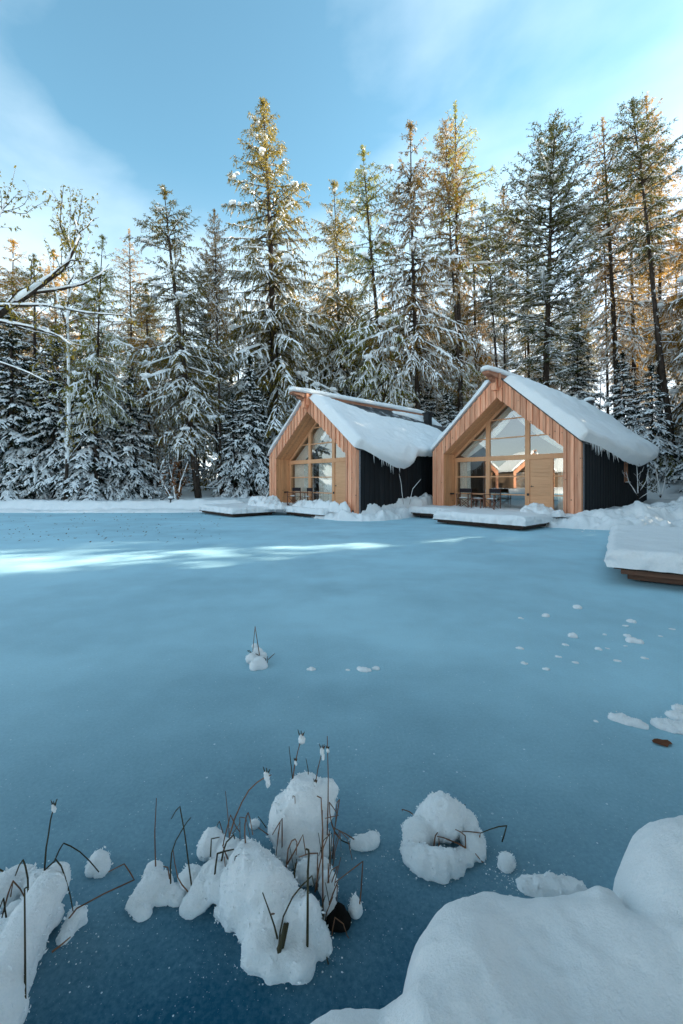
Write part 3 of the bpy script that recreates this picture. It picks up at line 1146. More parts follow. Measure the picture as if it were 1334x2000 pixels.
def ridge_snow(P, w, A, D, label, seed, y1):
    c = w / 2
    n = 70
    y = np.linspace(-1.08, y1, n)
    r = 0.25 * np.clip(np.minimum((y + 1.08) / 0.16, (y1 - y) / 0.3), 0.02, 1) ** 0.5
    r = r * (1 + 0.12 * vnoise(y * 1.3, y * 0, seed=seed) + 0.05 * vnoise(y * 6, y * 0, seed=seed + 1))
    mb = MB()
    mb.tube(np.stack([c + 0.02 * vnoise(y * 1.1, y * 0, seed=seed + 2), y, A + 0.055 + 0.085 * np.ones(n) + 0.02 * vnoise(y * .9, y * 0, seed=seed + 9)], 1), r, 14, 0.72)
    me = mb.mesh('ridge_snow', True)
    co = np.empty(len(me.vertices) * 3)
    me.vertices.foreach_get('co', co)
    co = co.reshape(-1, 3)
    co[:, 2] = np.maximum(co[:, 2], A + 0.057)
    me.vertices.foreach_set('co', co.ravel())
    o = obj('ridge_snow', me, M['snow'])
    o.location = (P[0], P[1], 0)
    o.rotation_euler = (0, 0, ANG)
    tag(o, label, 'snow')


ridge_snow(PR, 6.4, 5.97, 9.4, 'roll of snow along the ridge beam of the nearer chalet', 51, 6.6)
ridge_snow(PL, 6.8, 5.72, 9.6, 'roll of snow along the ridge beam of the farther chalet', 53, 9.2)
for P, w, A, D, E, lab in ((PR, 6.4, 5.97, 9.4, 3.0, 'cap of snow on the black chimney of the nearer chalet'),):
    b = [(0, 0, 0, 0.27, 0.27, 0.13), (0.08, 0.03, 0.04, 0.18, 0.18, 0.12)]
    o = obj('chimney_snow', remeshed_blobs('chimney_snow', b, 0.04, 0.01, 6, 3), M['snow'])
    q = P + U * (w / 2 + 0.95) + W * (D * 0.86)
    o.location = (q[0], q[1], E + (A - E) * (1 - 0.95 / (w / 2)) + 0.12 + 0.62 + 0.09)
    tag(o, lab, 'snow')


# icicles along the snow's lower edge
def icicles(P, w, bottom, a1f, ys, label, seed):
    rg = np.random.default_rng(seed)
    root = thing('icicle_row', label, 'icicles', (P[0], P[1], 0), ANG)
    for y in ys:
        s, z = bottom(np.array([float(a1f(np.array([y]))[0]) - .03]), y)
        mb = MB()
        L = rg.uniform(0.10, 0.42)
        mb.tube([(0, 0, 0.06), (0.01, 0.0, -L * .45), (0.02 + rg.uniform(-.03, .03), 0.01, -L)], [0.022, 0.012, 0.003], 5)
        o = obj('icicle', mb.mesh('icicle', True), M['snow'], root)
        o.location = (w / 2 + float(s[0]) + rg.uniform(-.01, .03), y, float(z[0]) + .03)


rg = np.random.default_rng(8)
icicles(PR, 6.4, bot_r, edge_r, np.sort(rg.uniform(.35, 3.0, 22)), 'fringe of small icicles under the roof snow of the nearer chalet', 3)
icicles(PL, 6.8, bot_l, edge_l, np.sort(rg.uniform(.7, 3.2, 12)), 'fringe of small icicles under the roof snow of the farther chalet', 4)


# ------------------------------------------------------------------ decks on the ice, with their snow
def place(o, P):
    o.location = (P[0], P[1], 0)
    o.rotation_euler = (0, 0, ANG)
    return o


def snow_slab(x0, x1, y0, y1, z, h, seed, edge=0.16, step=0.04, rough=0.045, lift=None):
    def ax_(a, b):
        d = np.array([0, .004, .01, .02, .035, .055, .08, .11, .15])
        mid = np.arange(a + .2, b - .2, step)
        return np.concatenate([a + d, mid, (b - d)[::-1]])
    X, Y = np.meshgrid(ax_(x0, x1), ax_(y0, y1))
    sd = np.minimum(np.minimum(X - x0, x1 - X), np.minimum(Y - y0, y1 - Y))
    t = np.clip(sd / edge, 0, 1)
    prof = (1 - (1 - t) ** 2.6) ** (1 / 2.2)
    hh = h * (1 + 0.10 * fbm(X * .9, Y * .9, oct=3, seed=seed) + 0.05 * fbm(X * 3, Y * 3, oct=5, seed=seed + 4))
    if lift is not None:
        hh = hh + lift(X, Y)
    Z = z + prof * hh
    wob = (1 - sstep(0, .5, sd)) * rough
    X = X + wob * fbm(X * 7, Y * 7, Z * 9, oct=3, seed=seed + 1)
    Y = Y + wob * fbm(X * 7, Y * 7, Z * 9, oct=3, seed=seed + 2)
    me = grid_mesh('snow_slab', X, Y, Z)
    return me


def deck(P, ang, x0, x1, y0, y1, ztop, m_top, m_beam, label, snow_label, h, seed, beams=2, lift=None, over=0.03):
    root = thing('jetty', label, 'jetty', (P[0], P[1], 0), ang)
    n = max(4, int((x1 - x0) / 0.145))
    bw = (x1 - x0) / n
    for i in range(n):
        box_part('plank', (x0 + i * bw + .004, x0 + (i + 1) * bw - .004, y0 + (0.008 if i % 3 == 0 else 0), y1, ztop - 0.032, ztop), m_top, root)
    zt = ztop - 0.034
    for i in range(beams):
        ins = 0.10 + 0.09 * i
        hgt = 0.085
        box_part('beam', (x0 + ins, x1 - ins, y0 + ins, y0 + ins + 0.09, zt - hgt, zt), m_beam, root)
        box_part('beam', (x0 + ins, x1 - ins, y1 - ins - .09, y1 - ins, zt - hgt, zt), m_beam, root)
        box_part('beam', (x0 + ins, x0 + ins + 0.09, y0 + ins + .093, y1 - ins - .093, zt - hgt, zt), m_beam, root)
        box_part('beam', (x1 - ins - .09, x1 - ins, y0 + ins + .093, y1 - ins - .093, zt - hgt, zt), m_beam, root)
        zt -= hgt + 0.002
    box_part('float', (x0 + .35, x1 - .35, y0 + .35, y1 - .2, -0.1, zt), M['metal_dark'], root)
    s = obj('snow_slab', snow_slab(x0 - over, x1 + over, y0 - over, y1 + over, ztop + 0.003, h, seed, lift=lift), M['snow'])
    s.location = (P[0], P[1], 0)
    s.rotation_euler = (0, 0, ang)
    tag(s, snow_label, 'snow')
    return root


deck(PR, ANG, 2.3, 5.77, -3.15, -0.55, 0.17, M['deck'], M['deck'], 'dark timber jetty in front of the nearer chalet door', 'thick flat snow on the jetty before the nearer chalet', 0.29, 61, 1)
deck(PR, ANG, -0.05, 2.26, -1.75, -0.06, 0.22, M['deck'], M['deck'], 'dark timber jetty left of the nearer chalet porch, set back between snow piles', 'flat snow on the set back jetty left of the nearer chalet porch', 0.27, 63, 1)
deck(PL, ANG, -0.95, 2.6, -3.5, -1.3, 0.16, M['deck'], M['deck'], 'dark timber jetty left of the farther chalet, leftmost of all', 'thick snow on the leftmost jetty', 0.27, 65, 1)
deck(PL, ANG, 2.85, 5.76, -1.0, -0.06, 0.17, M['deck'], M['deck'], 'narrow dark jetty right before the farther chalet glass front', 'snow on the narrow jetty before the farther chalet', 0.24, 67, 1)
EA = math.atan2(-0.56, 0.83)
deck((4.30, 6.48), EA, 0.0, 4.2, 0.0, 4.4, 0.25, M['deck'], M['deck_brown'], 'brown timber jetty with stacked beams cut by the right frame edge', 'deep rounded snow on the nearest jetty at the right edge', 0.27, 69, 2, over=0.09)

for poly, h, z0, seed, amp in (([(4.6, -1.0), (5.0, -1.4), (5.8, -1.2), (6.1, -0.6), (5.9, -0.05), (4.7, -0.05)], 0.14, 0.42, 71, 0.5),):
    pw_ = [tuple(PR + U * a + W * b) for a, b in poly]
    snow_bank(pw_, h, seed, 0.03, 0.3, amp, z0, False, 'snow_pile')
pw_ = [tuple(PL + U * a + W * b) for a, b in [(0.2, -1.6), (1.5, -1.8), (2.6, -1.9), (3.0, -1.3), (2.9, -0.6), (1.5, -0.5), (0.0, -0.6)]]
snow_bank(pw_, 0.22, 73, 0.035, 0.35, 0.55, 0.36, False, 'snow_pile')
pw_ = [tuple(PL + U * a + W * b) for a, b in [(2.9, -0.75), (4.0, -0.8), (5.0, -0.75), (6.6, -0.5), (6.6, -0.1), (2.9, -0.05)]]
snow_bank(pw_, 0.12, 75, 0.03, 0.25, 0.6, 0.36, False, 'snow_pile')


# ------------------------------------------------------------------ porch furniture
def director_chair(P, s, n, rz, label, group):
    q = P + U * s + W * n
    root = thing('folding_chair', label, 'chair', (q[0], q[1], 0.371), ANG + rz, group)
    wd, dp = 0.54, 0.44
    for x in (-wd / 2, wd / 2):
        fr = MB()
        fr.box(x - .018, x + .018, -dp / 2, -dp / 2 + .036, 0, .64)
        fr.box(x - .018, x + .018, dp / 2 - .036, dp / 2, 0, .90)
        fr.box(x - .0175, x + .0175, -dp / 2 + .036, dp / 2 - .036, 0, .035)
        obj('side_frame', fr.mesh('side_frame'), M['chair_wood'], root)
        box_part('armrest', (x - .03, x + .03, -dp / 2 - .04, dp / 2 + .02, .64, .665) if x < 0 else (x - .03, x + .03, -dp / 2 - .04, dp / 2 + .02, .64, .665), M['chair_wood'], root)
    for y in (-dp / 2 + 0.05, dp / 2 - 0.05):
        for sg in (1, -1):
            mb = MB()
            mb.tube([(-sg * (wd / 2 - .02), y + .012 * sg, .04), (sg * (wd / 2 - .02), y + .012 * sg, .44)], .014, 4)
            obj('cross_leg', mb.mesh('cross_leg'), M['chair_wood'], root)
    box_part('seat', (-wd / 2 + .02, wd / 2 - .02, -dp / 2 + .02, dp / 2 - .02, .44, .452), M['canvas'], root)
    box_part('backrest', (-wd / 2 - .02, wd / 2 + .02, dp / 2 - .05, dp / 2 - .037, .72, .90), M['canvas'], root)
    mb = MB()
    mb.tube([(-.2, 0, .47), (0, 0, .48), (.2, 0, .47)], [.1, .15, .1], 8, 0.25)
    s_ = obj('seat_snow', mb.mesh('seat_snow', True), M['snow'], root)
    return root


def side_table(P, s, n, label):
    q = P + U * s + W * n
    root = thing('side_table', label, 'table', (q[0], q[1], 0.371), ANG)
    box_part('tabletop', (-.25, .25, -.22, .22, .43, .46), M['chair_wood'], root)
    for x in (-.22, .22):
        for y in (-.19, .19):
            box_part('leg', (x - .02, x + .02, y - .02, y + .02, 0, .43), M['chair_wood'], root)
    mb = MB()
    mb.tube([(-.2, 0, .475), (0, 0, .482), (.2, 0, .475)], [.1, .17, .1], 8, 0.15)
    obj('tabletop_snow', mb.mesh('tabletop_snow', True), M['snow'], root)


director_chair(PR, 1.36, 0.52, 0.15, 'folding canvas chair left of the small table on the nearer chalet porch', 'porch chairs')
director_chair(PR, 2.72, 0.50, -0.2, 'folding canvas chair right of the small table on the nearer chalet porch', 'porch chairs')
side_table(PR, 2.04, 0.55, 'low wooden side table between the chairs on the nearer chalet porch')
director_chair(PL, 1.65, 0.45, 0.2, 'left folding canvas chair on the farther chalet porch', 'porch chairs')
director_chair(PL, 2.75, 0.42, -0.2, 'right folding canvas chair on the farther chalet porch', 'porch chairs')

# snow capped path lamp on the left bank
p = at_depth(333, 978, 22.0)
root = thing('path_lamp', 'small dark path lamp with snow cap on the left bank', 'lamp', (p[0], p[1], tz(p[0], p[1]) + 0.1))
mb = MB(); mb.tube([(0, 0, -0.3), (0, 0, 0.18)], 0.035, 8)
obj('post', mb.mesh('post'), M['metal_dark'], root)
mb = MB(); mb.tube([(0, 0, 0.18), (0, 0, 0.20), (0, 0, 0.27)], [0.06, 0.12, 0.11], 10)
obj('lamp_head', mb.mesh('lamp_head'), M['metal_dark'], root)
o = obj('lamp_snow', remeshed_blobs('lamp_snow', [(0, 0, 0, 0.15, 0.15, 0.08)], 0.03, 0.008, 8), M['snow'])
o.location = (p[0], p[1], tz(p[0], p[1]) + 0.1 + 0.31)
tag(o, 'little cap of snow on the path lamp at the left bank', 'snow')
# ------------------------------------------------------------------ trees
def rnd_unit(rg, n):
    v = rg.normal(size=(n, 3))
    return v / (np.linalg.norm(v, axis=1)[:, None] + 1e-9)


def add_strips(mb, P, D, half):
    """thin leaf-shaped quads from P along D, half width `half` (N or scalar)"""
    n = len(P)
    if n == 0:
        return
    rg = np.random.default_rng(n)
    dn = D / (np.linalg.norm(D, axis=1)[:, None] + 1e-9)
    wv = np.cross(dn, rnd_unit(rg, n))
    wv /= np.linalg.norm(wv, axis=1)[:, None] + 1e-9
    wv = wv * np.broadcast_to(np.asarray(half), (n,))[:, None]
    v = np.stack([P, P + D * .45 + wv, P + D, P + D * .45 - wv], 1).reshape(-1, 3)
    mb.add(v, q=np.arange(4 * n).reshape(-1, 4))


OCT_T = np.array([(0, 1, 4), (1, 2, 4), (2, 3, 4), (3, 0, 4), (1, 0, 5), (2, 1, 5), (3, 2, 5), (0, 3, 5)])


def add_lumps(mb, P, D, side, up, down=0.25):
    """elongated little snow lumps: centre P, half-axis D, half width side, height up"""
    n = len(P)
    if n == 0:
        return
    dn = D / (np.linalg.norm(D, axis=1)[:, None] + 1e-9)
    z = np.array([0, 0, 1.0])
    w = np.cross(dn, z)
    w /= np.linalg.norm(w, axis=1)[:, None] + 1e-9
    u = np.cross(w, dn)
    side = np.broadcast_to(np.asarray(side, float), (n,))[:, None]
    up = np.broadcast_to(np.asarray(up, float), (n,))[:, None]
    v = np.stack([P - D, P + w * side, P + D, P - w * side, P + u * up, P - u * up * down], 1).reshape(-1, 3)
    mb.add(v, t=(np.arange(n)[:, None, None] * 6 + OCT_T[None]).reshape(-1, 3))


ICO = None


def add_blobs(mb, P, R, flat=0.7, rg=None):
    """rounded snow clumps"""
    global ICO
    if ICO is None:
        bm = bmesh.new()
        bmesh.ops.create_icosphere(bm, subdivisions=1, radius=1)
        ICO = (np.array([v.co[:] for v in bm.verts]), np.array([[v.index for v in f.verts] for f in bm.faces]))
        bm.free()
    V, T = ICO
    n = len(P)
    if n == 0:
        return
    jit = 1 + rg.uniform(-.25, .25, (n, len(V), 1))
    v = P[:, None, :] + V[None] * jit * R[:, None, None] * np.array([1, 1, flat])
    mb.add(v.reshape(-1, 3), t=(np.arange(n)[:, None, None] * len(V) + T[None]).reshape(-1, 3))


def conifer(kind, seed, Ht, base, L, nb, prof, p_top, p_bot, droop, upturn=0.0, twig_sp=0.13, twig_len=0.42, hang=0.5, spray=0.075, s_len=0.17, s_w=0.022,
            snow=0.5, snow_top=0.25, clump=12, trunk_r=0.2, wob=0.15, snow_sz=1.0, crown_hi=1.0, dead=0, gap=0.0):
    """one conifer as three meshes: trunk with limbs, needle crown, lying snow"""
    rg = np.random.default_rng(seed)
    zt = np.linspace(0, Ht, 14)
    tx = wob * (vnoise(zt * .11, zt * 0, seed=seed) - vnoise(np.zeros(1), np.zeros(1), seed=seed)[0])
    ty = wob * (vnoise(zt * .11, zt * 0 + 7.7, seed=seed) - vnoise(np.zeros(1), np.zeros(1) + 7.7, seed=seed)[0])
    wood, need, snw = MB(), MB(), MB()
    wood.tube(np.stack([tx, ty, zt], 1), trunk_r * (1 - zt / Ht) ** 0.8 + 0.012, 9)
    # limbs
    q = np.sort(rg.random(nb)) ** 0.95
    if gap:
        q = q[vnoise(q * 17, q * 0, seed=seed + 4) > -gap]
    nbr = len(q)
    z0 = base + (Ht * crown_hi - base) * q
    az = np.arange(nbr) * 2.39996 + rg.uniform(-.5, .5, nbr)
    Lb = np.maximum(0.18, L * prof(q) * rg.uniform(.62, 1.18, nbr))
    pit = p_bot + (p_top - p_bot) * q + rg.uniform(-.12, .12, nbr)
    dr = droop * (1 - 0.6 * q) * rg.uniform(.6, 1.3, nbr)
    dirx, diry = np.cos(az), np.sin(az)
    bx, by = np.interp(z0, zt, tx), np.interp(z0, zt, ty)
    bend = rg.uniform(-.18, .18, nbr)

    def B(i, t):
        r = Lb[i] * t * np.cos(pit[i] * 0.6)
        side = bend[i] * Lb[i] * t * t
        return np.stack([bx[i] + dirx[i] * r - diry[i] * side, by[i] + diry[i] * r + dirx[i] * side,
                         z0[i] + Lb[i] * (np.sin(pit[i]) * t - dr[i] * t ** 1.8 + upturn * t ** 3)], -1)
    ts = np.linspace(0, 1, 6)
    for i in range(nbr):
        pts = B(np.full(6, i), ts)
        wood.tube(pts, (0.012 + 0.013 * Lb[i]) * (1 - ts * .85), 3, cap=False)
        if rg.random() < (snow * (1 - q[i]) + snow_top * q[i]) and Lb[i] > 0.6:
            a = rg.uniform(.08, .35)
            b = rg.uniform(.65, 1.0)
            tt = np.linspace(a, b, 8)
            pp = B(np.full(8, i), tt)
            rr = (0.03 + 0.014 * Lb[i]) * rg.uniform(.5, 1.4) * (0.65 + 0.7 * rg.random(8))
            rr[0] *= .3
            rr[-1] *= .4
            pp[:, 2] += rr * 0.65
            snw.tube(pp, rr, 5, 0.8)
    # bare dead twigs low on the trunk
    for k in range(dead):
        z = rg.uniform(0.8, base + 1.0)
        a = rg.uniform(0, 6.28)
        l = rg.uniform(.6, 2.0)
        tt = np.linspace(0, 1, 4)[:, None]
        pts = np.array([np.interp(z, zt, tx), np.interp(z, zt, ty), z]) + tt * l * np.array([math.cos(a), math.sin(a), rg.uniform(-.35, .1)])
        wood.tube(pts, [0.022, .016, .012, .005], 3, cap=False)
        if rg.random() < 0.7:
            pts[:, 2] += .02
            snw.tube(pts, np.array([.02, .03, .028, .012]) * rg.uniform(.7, 1.3), 4, .8)
    # twigs
    cnt = np.maximum(2, (Lb / twig_sp).astype(int))
    bi = np.repeat(np.arange(nbr), cnt)
    t = 0.10 + 0.90 * rg.random(len(bi)) ** 0.8
    sgn = np.where(rg.random(len(bi)) < .5, 1, -1)
    sa = rg.uniform(.45, 1.25, len(bi)) * sgn
    A0 = az[bi] + bend[bi] * 1.5 * t + sa
    tl = twig_len * np.sqrt(Lb[bi] + .15) * (1.1 - .65 * t) * rg.uniform(.5, 1.3, len(bi))
    T0 = B(bi, t)
    hg = hang * rg.uniform(.5, 1.5, len(bi)) * (1 - 0.55 * q[bi])
    slope = np.sin(pit[bi]) - dr[bi] * 1.6 * t ** .8 + upturn * 3 * t * t
    Dt = np.stack([np.cos(A0), np.sin(A0), 0.45 * slope], -1)

    def TW(k, u):
        l = tl[k]
        p = T0[k] + Dt[k] * (l * u)[:, None]
        p[:, 2] -= hg[k] * l * u * u
        return p
    nt = len(bi)
    add_strips(need, T0, TW(np.arange(nt), np.full(nt, .98)) - T0, 0.010)
    ns = np.maximum(2, (tl / spray).astype(int))
    ti = np.repeat(np.arange(nt), ns)
    u = rg.random(len(ti))
    P = TW(ti, u)
    Dv = Dt[ti] * 0.55 + rnd_unit(rg, len(ti)) * 0.75
    Dv[:, 2] -= hg[ti] * (0.5 + u)
    Dv /= np.linalg.norm(Dv, axis=1)[:, None]
    sl = s_len * rg.uniform(.55, 1.35, len(ti))
    add_strips(need, P, Dv * sl[:, None], s_w * rg.uniform(.7, 1.4, len(ti)))
    # needles on the limbs and on the leader
    m = int(nbr * 10)
    ib = rg.integers(0, nbr, m)
    tb = .15 + .85 * rg.random(m)
    Dv = rnd_unit(rg, m)
    add_strips(need, B(ib, tb), Dv * s_len, s_w)
    m = 140
    zz = Ht - rg.random(m) * Ht * .045
    Dv = rnd_unit(rg, m)
    Dv[:, 2] = abs(Dv[:, 2])
    add_strips(need, np.stack([np.interp(zz, zt, tx), np.interp(zz, zt, ty), zz], 1), Dv * s_len * 1.3, s_w)
    # snow along the twigs
    ps = snow * (1 - q[bi]) + snow_top * q[bi]
    ps = ps * (0.75 + 0.9 * (vnoise(T0[:, 0] * .9, T0[:, 1] * .9, T0[:, 2] * .9, seed) > -0.15))
    pick = np.where(rg.random(nt) < ps)[0]
    for u0, f in ((0.3, 1.0), (0.72, 0.8)):
        k = pick if u0 < .5 else pick[rg.random(len(pick)) < .75]
        uu = np.full(len(k), u0) + rg.uniform(-.1, .1, len(k))
        C = TW(k, uu)
        Dd = (TW(k, uu + .2) - TW(k, uu - .2)) * rg.uniform(.55, .95, len(k))[:, None]
        r = snow_sz * (0.022 + 0.046 * tl[k]) * rg.uniform(.7, 1.5, len(k)) * f
        C[:, 2] += r * .4
        add_lumps(snw, C, Dd, r * 1.05, r * .9)
    # big clumps that sit on forks and limb ends
    if clump:
        ib = rg.integers(0, nbr, clump)
        ib = ib[Lb[ib] > 0.5]
        c0 = B(ib, rg.uniform(.35, .98, len(ib)))
        R0 = rg.uniform(.14, .34, len(ib)) * np.clip(Lb[ib] / 2.2, .5, 1.1)
        for j in range(4):
            off = rnd_unit(rg, len(ib)) * R0[:, None] * .75
            off[:, 2] = abs(off[:, 2]) * .5
            Rr = R0 * rg.uniform(.4, .8, len(ib))
            Pc = c0 + off
            Pc[:, 2] += Rr * .4
            add_blobs(snw, Pc, Rr, .75, rg)
    return dict(h=Ht, trunk=wood.mesh(kind + '_trunk', True), crown=need.mesh(kind + '_crown'), snow=snw.mesh(kind + '_snow'))


cone = lambda q: np.clip(1 - q, 0.03, 1) ** 0.85
spindle = lambda q: np.clip(np.minimum(1, (q + .12) * 2.2) * (1 - q) ** .60, .04, 1) * 1.1
column = lambda q: np.clip(np.minimum(1, (q + .15) * 1.6) * (1 - q ** 2.2) ** .8, .05, 1)
openc = lambda q: np.clip(np.minimum(1, (q + .25) * 1.5) * (1 - q ** 3) ** .7, .08, 1)

PROTO = {}
PROTO['big'] = [conifer('big', 101, 26, 2.6, 6.0, 250, lambda q: np.clip((1 - q) ** .70, .03, 1), .72, -.70, .42, .10, twig_sp=.10, hang=1.15, s_len=.19, s_w=.023, spray=.055, snow=.62, snow_top=.10, snow_sz=1.15, clump=90, trunk_r=.30, dead=26)]
PROTO['larch'] = [conifer('larch', 111 + k, 25, 4 + k, 4.6, 200, spindle, .7, -.72, .42, .12, twig_sp=.105, hang=1.2, s_len=.17, s_w=.023, spray=.055, snow=.60, snow_top=.12, snow_sz=1.15, clump=70, trunk_r=.22, dead=26, gap=.5) for k in range(2)]
PROTO['thin'] = [conifer('thin', 121 + k, 27, 7 - k, 3.9, 165, column, .75, -.6, .34, .12, twig_sp=.135, twig_len=.5, hang=1.0, spray=.07, s_len=.16, s_w=.020, snow=.42, snow_top=.05, clump=8, trunk_r=.20, dead=34, gap=.5) for k in range(2)]
PROTO['pine'] = [conifer('pine', 131, 26, 5, 4.6, 170, openc, .8, -.05, .25, .22, twig_sp=.11, twig_len=.52, hang=.45, s_len=.19, s_w=.025, spray=.058, snow=.72, snow_top=.15, clump=26, trunk_r=.25, dead=24)]
PROTO['top'] = [conifer('top', 141 + k, 25, 13, 3.2, 110, openc, .7, -.1, .35, .12, twig_sp=.10, hang=.7, s_len=.18, s_w=.024, spray=.058, snow=.5, snow_top=.15, clump=9, trunk_r=.22, dead=44) for k in range(2)]
PROTO['spruce'] = [conifer('spruce', 151 + k, 10, .9, 2.9, 120, cone, .3, -.66, .36, .14, twig_sp=.065, twig_len=.42, hang=.6, spray=.055, s_len=.16, s_w=.032, snow=1.0, snow_top=.75, snow_sz=1.7, clump=60, trunk_r=.12, wob=.05) for k in range(2)]
PROTO['young'] = [conifer('young', 161, 5, .2, 1.3, 60, cone, .4, -.3, .35, .1, twig_sp=.07, twig_len=.36, hang=.5, spray=.055, s_len=.13, s_w=.022, snow=.9, snow_top=.7, clump=10, trunk_r=.06, wob=.04)]
PROTO['shade_canopy'] = [conifer('shade_canopy', 171, 15, 9.0, 7.0, 130, lambda q: np.clip(1 - q ** 2, .1, 1), .4, .08, .10, .1, twig_sp=.13, twig_len=.7, hang=.2, spray=.10, s_len=.34, s_w=.085, snow=.8, snow_top=.6, snow_sz=1.4, clump=20, trunk_r=.22, dead=0)]  # broad high crown, shaped only to shade the foreground from above
print('tris', {k: [sum(len(pr[q].polygons) for q in ('trunk', 'crown', 'snow')) for pr in v] for k, v in PROTO.items()})

used = {}


def tree(kind, var, needles, px_top, py_top, px_base, d, label, width=1.0, group=None, name='conifer_tree', bark='bark', yaw=None):
    """plant a tree at depth d so that its foot is on the ground below px_base and its top comes at (px_top, py_top)"""
    pr = PROTO[kind][var % len(PROTO[kind])]
    x = ray(px_base) * d
    z = tz(x, d) - 0.1
    ht = H + (HY - py_top) * d / F - z
    lean = math.atan2(ray(px_top) * d - x, ht)
    ht = ht / math.cos(lean)
    root = bpy.data.objects.new(name, None)
    COL.objects.link(root)
    s = ht / pr['h']
    root.location = (x, d, z)
    ya = yaw if yaw is not None else random.uniform(0, 6.28)
    root.rotation_mode = 'QUATERNION'
    from mathutils import Quaternion
    root.rotation_quaternion = Quaternion((0, 1, 0), lean) @ Quaternion((0, 0, 1), ya)
    root.scale = (s * width, s * width, s)
    tag(root, label, 'tree', group)
    for part, m in (('trunk', bark), ('crown', needles), ('snow_load', 'snow_tree')):
        me = pr['snow' if part == 'snow_load' else part]
        key = (me.name, m)
        if key not in used:
            if me.materials and me.materials[0] is not M[m]:
                me = me.copy()
                me.materials.clear()
            if not me.materials:
                me.materials.append(M[m])
            used[key] = me
        o = bpy.data.objects.new(part, used[key])
        link(o, root)
    return root


T_ = tree
# the trees that stand out, front rows
T_('big', 0, 'n_olive', 515, 195, 550, 32.5, 'tallest broad olive larch standing left behind the farther chalet', 1.0)
T_('larch', 0, 'n_olive', 315, 358, 388, 25.5, 'olive larch with white snow clumps near its pointed top, left of the tallest tree', 1.2)
T_('larch', 1, 'n_green', 204, 462, 186, 24.0, 'slim larch with a yellow green top above the snowy spruces on the left', 0.85)
T_('thin', 0, 'n_gold', 250, 448, 262, 31, 'golden larch peeping between the slim green topped larch and the clumped larch', 0.9)
T_('larch', 0, 'n_gold', 112, 490, 120, 31, 'golden larch behind the snowy birch limbs on the left', 1.1)
T_('pine', 0, 'n_dark', 403, 500, 432, 30, 'dark pine with a snow crest close left of the tallest tree', 0.75)
T_('larch', 1, 'n_olive', 648, 355, 665, 35, 'olive larch right beside the tallest tree, over the farther chalet ridge', 0.95)
T_('larch', 0, 'n_green', 708, 280, 768, 30, 'bright yellow green larch leaning left above the farther chalet roof', 0.95, yaw=1.0)
T_('larch', 1, 'n_brown', 806, 240, 826, 29, 'brown gold larch with long arching snowy boughs between the two chalets', 0.92)
T_('thin', 0, 'n_green', 886, 200, 898, 32, 'tall airy pale green larch just left of the nearer chalet ridge', 1.05)
T_('top', 0, 'n_dark', 948, 395, 990, 33, 'thin dark larch leaning left over the nearer chalet ridge', 0.7)
T_('larch', 1, 'n_gold', 918, 395, 930, 37, 'glowing orange larch behind the airy pale green larch', 0.8)
T_('pine', 0, 'n_dark', 1085, 245, 1066, 30, 'dark wide topped pine above the nearer chalet roof', 1.05)
T_('thin', 1, 'n_olive', 1028, 375, 1034, 38, 'small olive larch tucked left of the dark wide topped pine', 0.9)
T_('thin', 1, 'n_brown', 1178, 230, 1212, 30, 'rusty larch with bare lower trunk right of the dark pine', 1.15)
T_('top', 1, 'n_dark', 1235, 192, 1316, 26.5, 'dark topped larch whose long bare trunk leans left at the right edge', 0.9)
T_('big', 0, 'n_brown', 1420, 100, 1440, 25, 'large brownish larch cut by the right frame edge', 0.9)
T_('thin', 0, 'n_gold', 1288, 290, 1290, 33, 'golden larch behind the long leaning bare trunk', 1.1)
T_('larch', 0, 'n_gold', 1225, 330, 1240, 40, 'far golden larch between the rusty larch and the leaning trunk', 1.0)
T_('larch', 1, 'n_gold', 1345, 400, 1350, 30, 'orange larch low at the right frame edge', 1.2)
T_('spruce', 0, 'n_spruce', 178, 690, 184, 24.6, 'snow laden young spruce with heavy white boughs and bare foot on the left bank', 1.15, name='spruce_tree')
T_('spruce', 1, 'n_spruce', 108, 640, 104, 25.6, 'dark snow dusted spruce left of the heaviest laden spruce', 0.95, name='spruce_tree')
T_('spruce', 0, 'n_spruce', 22, 620, 24, 25.2, 'dark spruce at the left frame edge with snowy drooping boughs', 1.1, name='spruce_tree')
T_('spruce', 1, 'n_spruce', 252, 720, 262, 25.8, 'snowy spruce between the heaviest laden spruce and the clumped larch', 1.0, name='spruce_tree')
T_('spruce', 0, 'n_spruce', 455, 770, 458, 27.0, 'small snowy spruce at the forest gap left of the farther chalet', 0.95, name='spruce_tree')
T_('spruce', 1, 'n_spruce', 488, 700, 490, 27.5, 'snowy spruce close against the left side of the farther chalet', 0.9, name='spruce_tree')
T_('spruce', 1, 'n_spruce', 1215, 690, 1222, 27.5, 'snow laden spruce behind the back corner of the nearer chalet', 1.0, name='spruce_tree')
T_('spruce', 0, 'n_spruce', 1272, 715, 1276, 24.5, 'wide snowy spruce right behind the nearer chalet', 1.1, name='spruce_tree')
T_('spruce', 1, 'n_spruce', 1128, 640, 1130, 31.5, 'tall dark spruce with white boughs above the nearer chalet roof', 1.0, name='spruce_tree')
T_('young', 0, 'n_spruce', 332, 870, 330, 23.6, 'little snowy spruce behind the path lamp', 1.0, name='spruce_tree')
T_('larch', 1, 'n_gold', 30, 470, 36, 29, 'golden larch at the left frame edge behind the snowy alder limbs', 1.15)
T_('larch', 0, 'n_olive', 72, 500, 70, 27, 'olive larch behind the snowy alder limbs near the left edge', 1.1)
T_('larch', 1, 'n_brown', 160, 520, 152, 28, 'brown larch left of the slim green topped larch', 1.1)
T_('larch', 0, 'n_gold', 290, 560, 296, 29, 'low golden larch left behind the clumped larch', 1.1)
T_('larch', 1, 'n_olive', 355, 520, 350, 31, 'olive larch between the clumped larch and the dark pine', 1.0)
